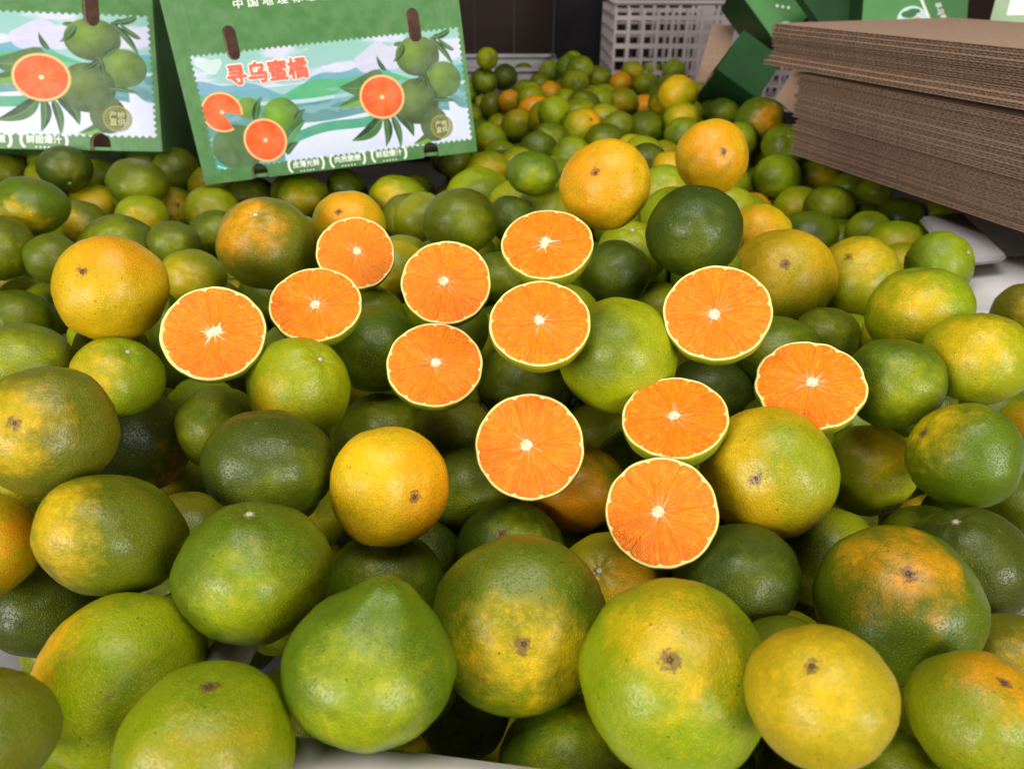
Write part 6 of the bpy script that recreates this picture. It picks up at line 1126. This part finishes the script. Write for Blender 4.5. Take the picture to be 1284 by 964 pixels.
# ------------------------------------------------------------ plastic crates
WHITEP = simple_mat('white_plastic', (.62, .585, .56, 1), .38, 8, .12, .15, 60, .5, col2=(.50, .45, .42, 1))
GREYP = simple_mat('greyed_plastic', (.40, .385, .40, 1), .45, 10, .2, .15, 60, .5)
def crate(loc, rot, L, D, H, label, mat=None, lattice=False, t=.008, dip=0.0):
    root = empty('plastic_crate', loc=(loc[0], loc[1], loc[2])); root.rotation_euler = (0, 0, rot); tag(root, label, 'crate', 'white plastic crates')
    mat = mat or WHITEP
    mesh_obj('crate_floor', box_bm(0, L, 0, D, 0, .006, .002), mat, root)
    for (x0, x1, y0, y1) in ((0, L, 0, t), (0, L, D - t, D), (0, t, t, D - t), (L - t, L, t, D - t)):
        if not lattice:
            top = H - .004 - (dip if (y1 > D / 2 + t) else 0)
            mesh_obj('crate_wall', box_bm(x0 + .001, x1 - .001, y0 + .001, y1 - .001, .006, top, .001), mat, root)
        else:
            bm = bmesh.new(); longx = (x1 - x0) > (y1 - y0); a0, a1 = (x0, x1) if longx else (y0, y1); n = max(4, int((a1 - a0) / .037)); step = (a1 - a0) / n
            def add(b2):
                me = bpy.data.meshes.new('t'); b2.to_mesh(me); b2.free(); bm.from_mesh(me); bpy.data.meshes.remove(me)
            for k in range(n + 1):
                c = a0 + step * k; ww = .0045
                if longx and k == n // 2: ww = .026
                lo, hi = max(a0, c - ww), min(a1, c + ww)
                add(box_bm(lo, hi, y0, y1, .006, H - .01) if longx else box_bm(x0, x1, lo, hi, .006, H - .01))
            for k in range(1, 8):
                z = H * k / 8; hh = .0055 if k % 2 else .0035
                add(box_bm(x0 + .001, x1 - .001, y0 + .001, y1 - .001, z - hh, z + hh))
            mesh_obj('lattice_wall', bm, mat, root)
    rim = .016
    for (x0, x1, y0, y1) in ((-.004, L + .004, -.004, rim - .002), (-.004, L + .004, D - rim + .002, D + .004), (-.004, rim - .002, rim - .001, D - rim + .001), (L - rim + .002, L + .004, rim - .001, D - rim + .001)):
        if dip and (y1 - y0) > (x1 - x0):
            mesh_obj('rim', box_bm(x0, x1, y0, y0 + .055, H - .004, H + .008, .003), mat, root, True); mesh_obj('rim', box_bm(x0, x1, y0 + .056, y1, H - .004 - dip, H + .008 - dip, .003), mat, root, True); continue
        mesh_obj('rim', box_bm(x0, x1, y0, y1, H - .004 - (dip if y0 > D / 2 else 0), H + .008 - (dip if y0 > D / 2 else 0), .003), mat, root, True)
    return root
A = at(374, 915, e=-.027); B = at(700, 958, e=-.027); rA = math.atan2(B.y - A.y, B.x - A.x)
dx_ = Vector((cos(rA), sin(rA), 0)); dy_ = Vector((-sin(rA), cos(rA), 0))
orgA = A - dx_ * .052 - dy_ * .014
crate((orgA.x, orgA.y, 0), rA, .60, .42, HZ - .036, 'pale plastic crate whose dusty front rim shows under the mandarins at the bottom', dip=.13)
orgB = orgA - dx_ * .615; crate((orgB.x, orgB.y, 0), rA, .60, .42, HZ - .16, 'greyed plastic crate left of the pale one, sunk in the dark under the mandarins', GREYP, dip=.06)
orgC = orgA + dy_ * .435; crate((orgC.x - .06, orgC.y, 0), rA * .6, .56, .42, HZ - .13, 'white plastic crate in the middle row, buried under mandarins')
orgR = at(1196, 372, e=-.030); crate((orgR.x + .03, orgR.y - .17, 0), radians(-3), .30, .22, HZ - .085, 'white tray with a bright flat rim at the right edge, nearest the cardboard', simple_mat('bright_plastic', (.78, .74, .76, 1), .4, 10, .08))
# flat lid on that tray
def lid(p0, p1, p2, e, L, D, mat, label):
    a_, b_, c_ = at(*p0, e=e), at(*p1, e=e), at(*p2, e=e)
    x = (b_ - a_); x.z = 0; y = (c_ - a_); y.z = 0; x.normalize(); y.normalize()
    bm = box_bm(0, L, 0, D, 0, .009, .0035); M = Matrix(((x.x, y.x, 0, a_.x), (x.y, y.y, 0, a_.y), (0, 0, 1, e - .009 + HZ), (0, 0, 0, 1)))
    for v in bm.verts: v.co = Matrix(((x.x, y.x, 0), (x.y, y.y, 0), (0, 0, 1))) @ v.co
    o = mesh_obj('tray_lid', bm, mat, None, True); o.location = (a_.x, a_.y, e - .009 + HZ)
    tag(o, label, 'tray lid')
lid((1196, 392), (1310, 384), (1214, 326), -.040, .25, .16, simple_mat('lid_plastic', (.80, .76, .78, 1), .4, 10, .08), 'bright white flat tray lid at the right edge below the cardboard stack')
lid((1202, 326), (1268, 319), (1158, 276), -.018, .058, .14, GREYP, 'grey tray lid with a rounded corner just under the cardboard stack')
o = mesh_obj('cardboard_flap', box_bm(0, .05, 0, .16, -.002, .002, .0005), KRAFT); o.matrix_world = frame_xy(at(872, 104, z=1.62), at(905, 106, z=1.60) - at(872, 104, z=1.62), at(900, 30, z=1.66) - at(872, 104, z=1.62))
tag(o, 'brown cardboard strip leaning between the white lattice crate and the dark green carton', 'cardboard flap')
zc = at(768, 80, z=1.95)
crate((zc.x, 2.12, HZ - .14), 0, .60, .30, .262, 'white lattice crate standing empty behind the heap', simple_mat('lattice_plastic', (.44, .38, .39, 1), .5, 10, .15), True)
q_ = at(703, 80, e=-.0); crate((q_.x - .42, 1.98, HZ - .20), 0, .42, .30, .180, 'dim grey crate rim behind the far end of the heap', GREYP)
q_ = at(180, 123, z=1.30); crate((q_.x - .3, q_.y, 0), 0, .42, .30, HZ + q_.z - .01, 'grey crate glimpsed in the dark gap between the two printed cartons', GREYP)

# ------------------------------------------------------------ the room behind
FLOOR = simple_mat('dark_floor', (.05, .042, .036, 1), .8, 6, .4, .3, 90)
bm = box_bm(-6, 6, -4, 4.0, -.05, 0); tag(mesh_obj('floor', bm, FLOOR), kind='structure')
WALLM = simple_mat('brown_boards', (.030, .012, .006, 1), .7, 3, .4, .3, 40, stretch=(1, 1, 8))
wl = empty('wall', (0, 3.0, 0)); tag(wl, kind='structure')
for k in range(36):
    o = mesh_obj('board', box_bm(-2.6 + k * .145, -2.6 + k * .145 + .140, 0, .02 + .003 * (k % 3), 0, 2.2, .003), WALLM, wl)
post = mesh_obj('red_post', box_bm(-.022, .022, -.022, .022, 0, 1.6, .004), simple_mat('red_paint', (.16, .012, .014, 1), .5, 20, .3)); q_ = at(766, 20, z=2.35); post.location = (q_.x, q_.y, 0)
tag(post, 'dark red upright post between the brown boards and the lattice crate', 'post')
panel = mesh_obj('dark_panel', None or box_bm(-.10, .10, -.01, .01, 0, 1.2, .004), simple_mat('matte_black', (.010, .009, .011, 1), .9, 12, .4)); q_ = at(735, 30, z=2.45); panel.location = (q_.x, q_.y, 0)  # plain dark panel in place of an unidentified dark upright shape
tag(panel, 'dark upright panel left of the red post', 'cloth')
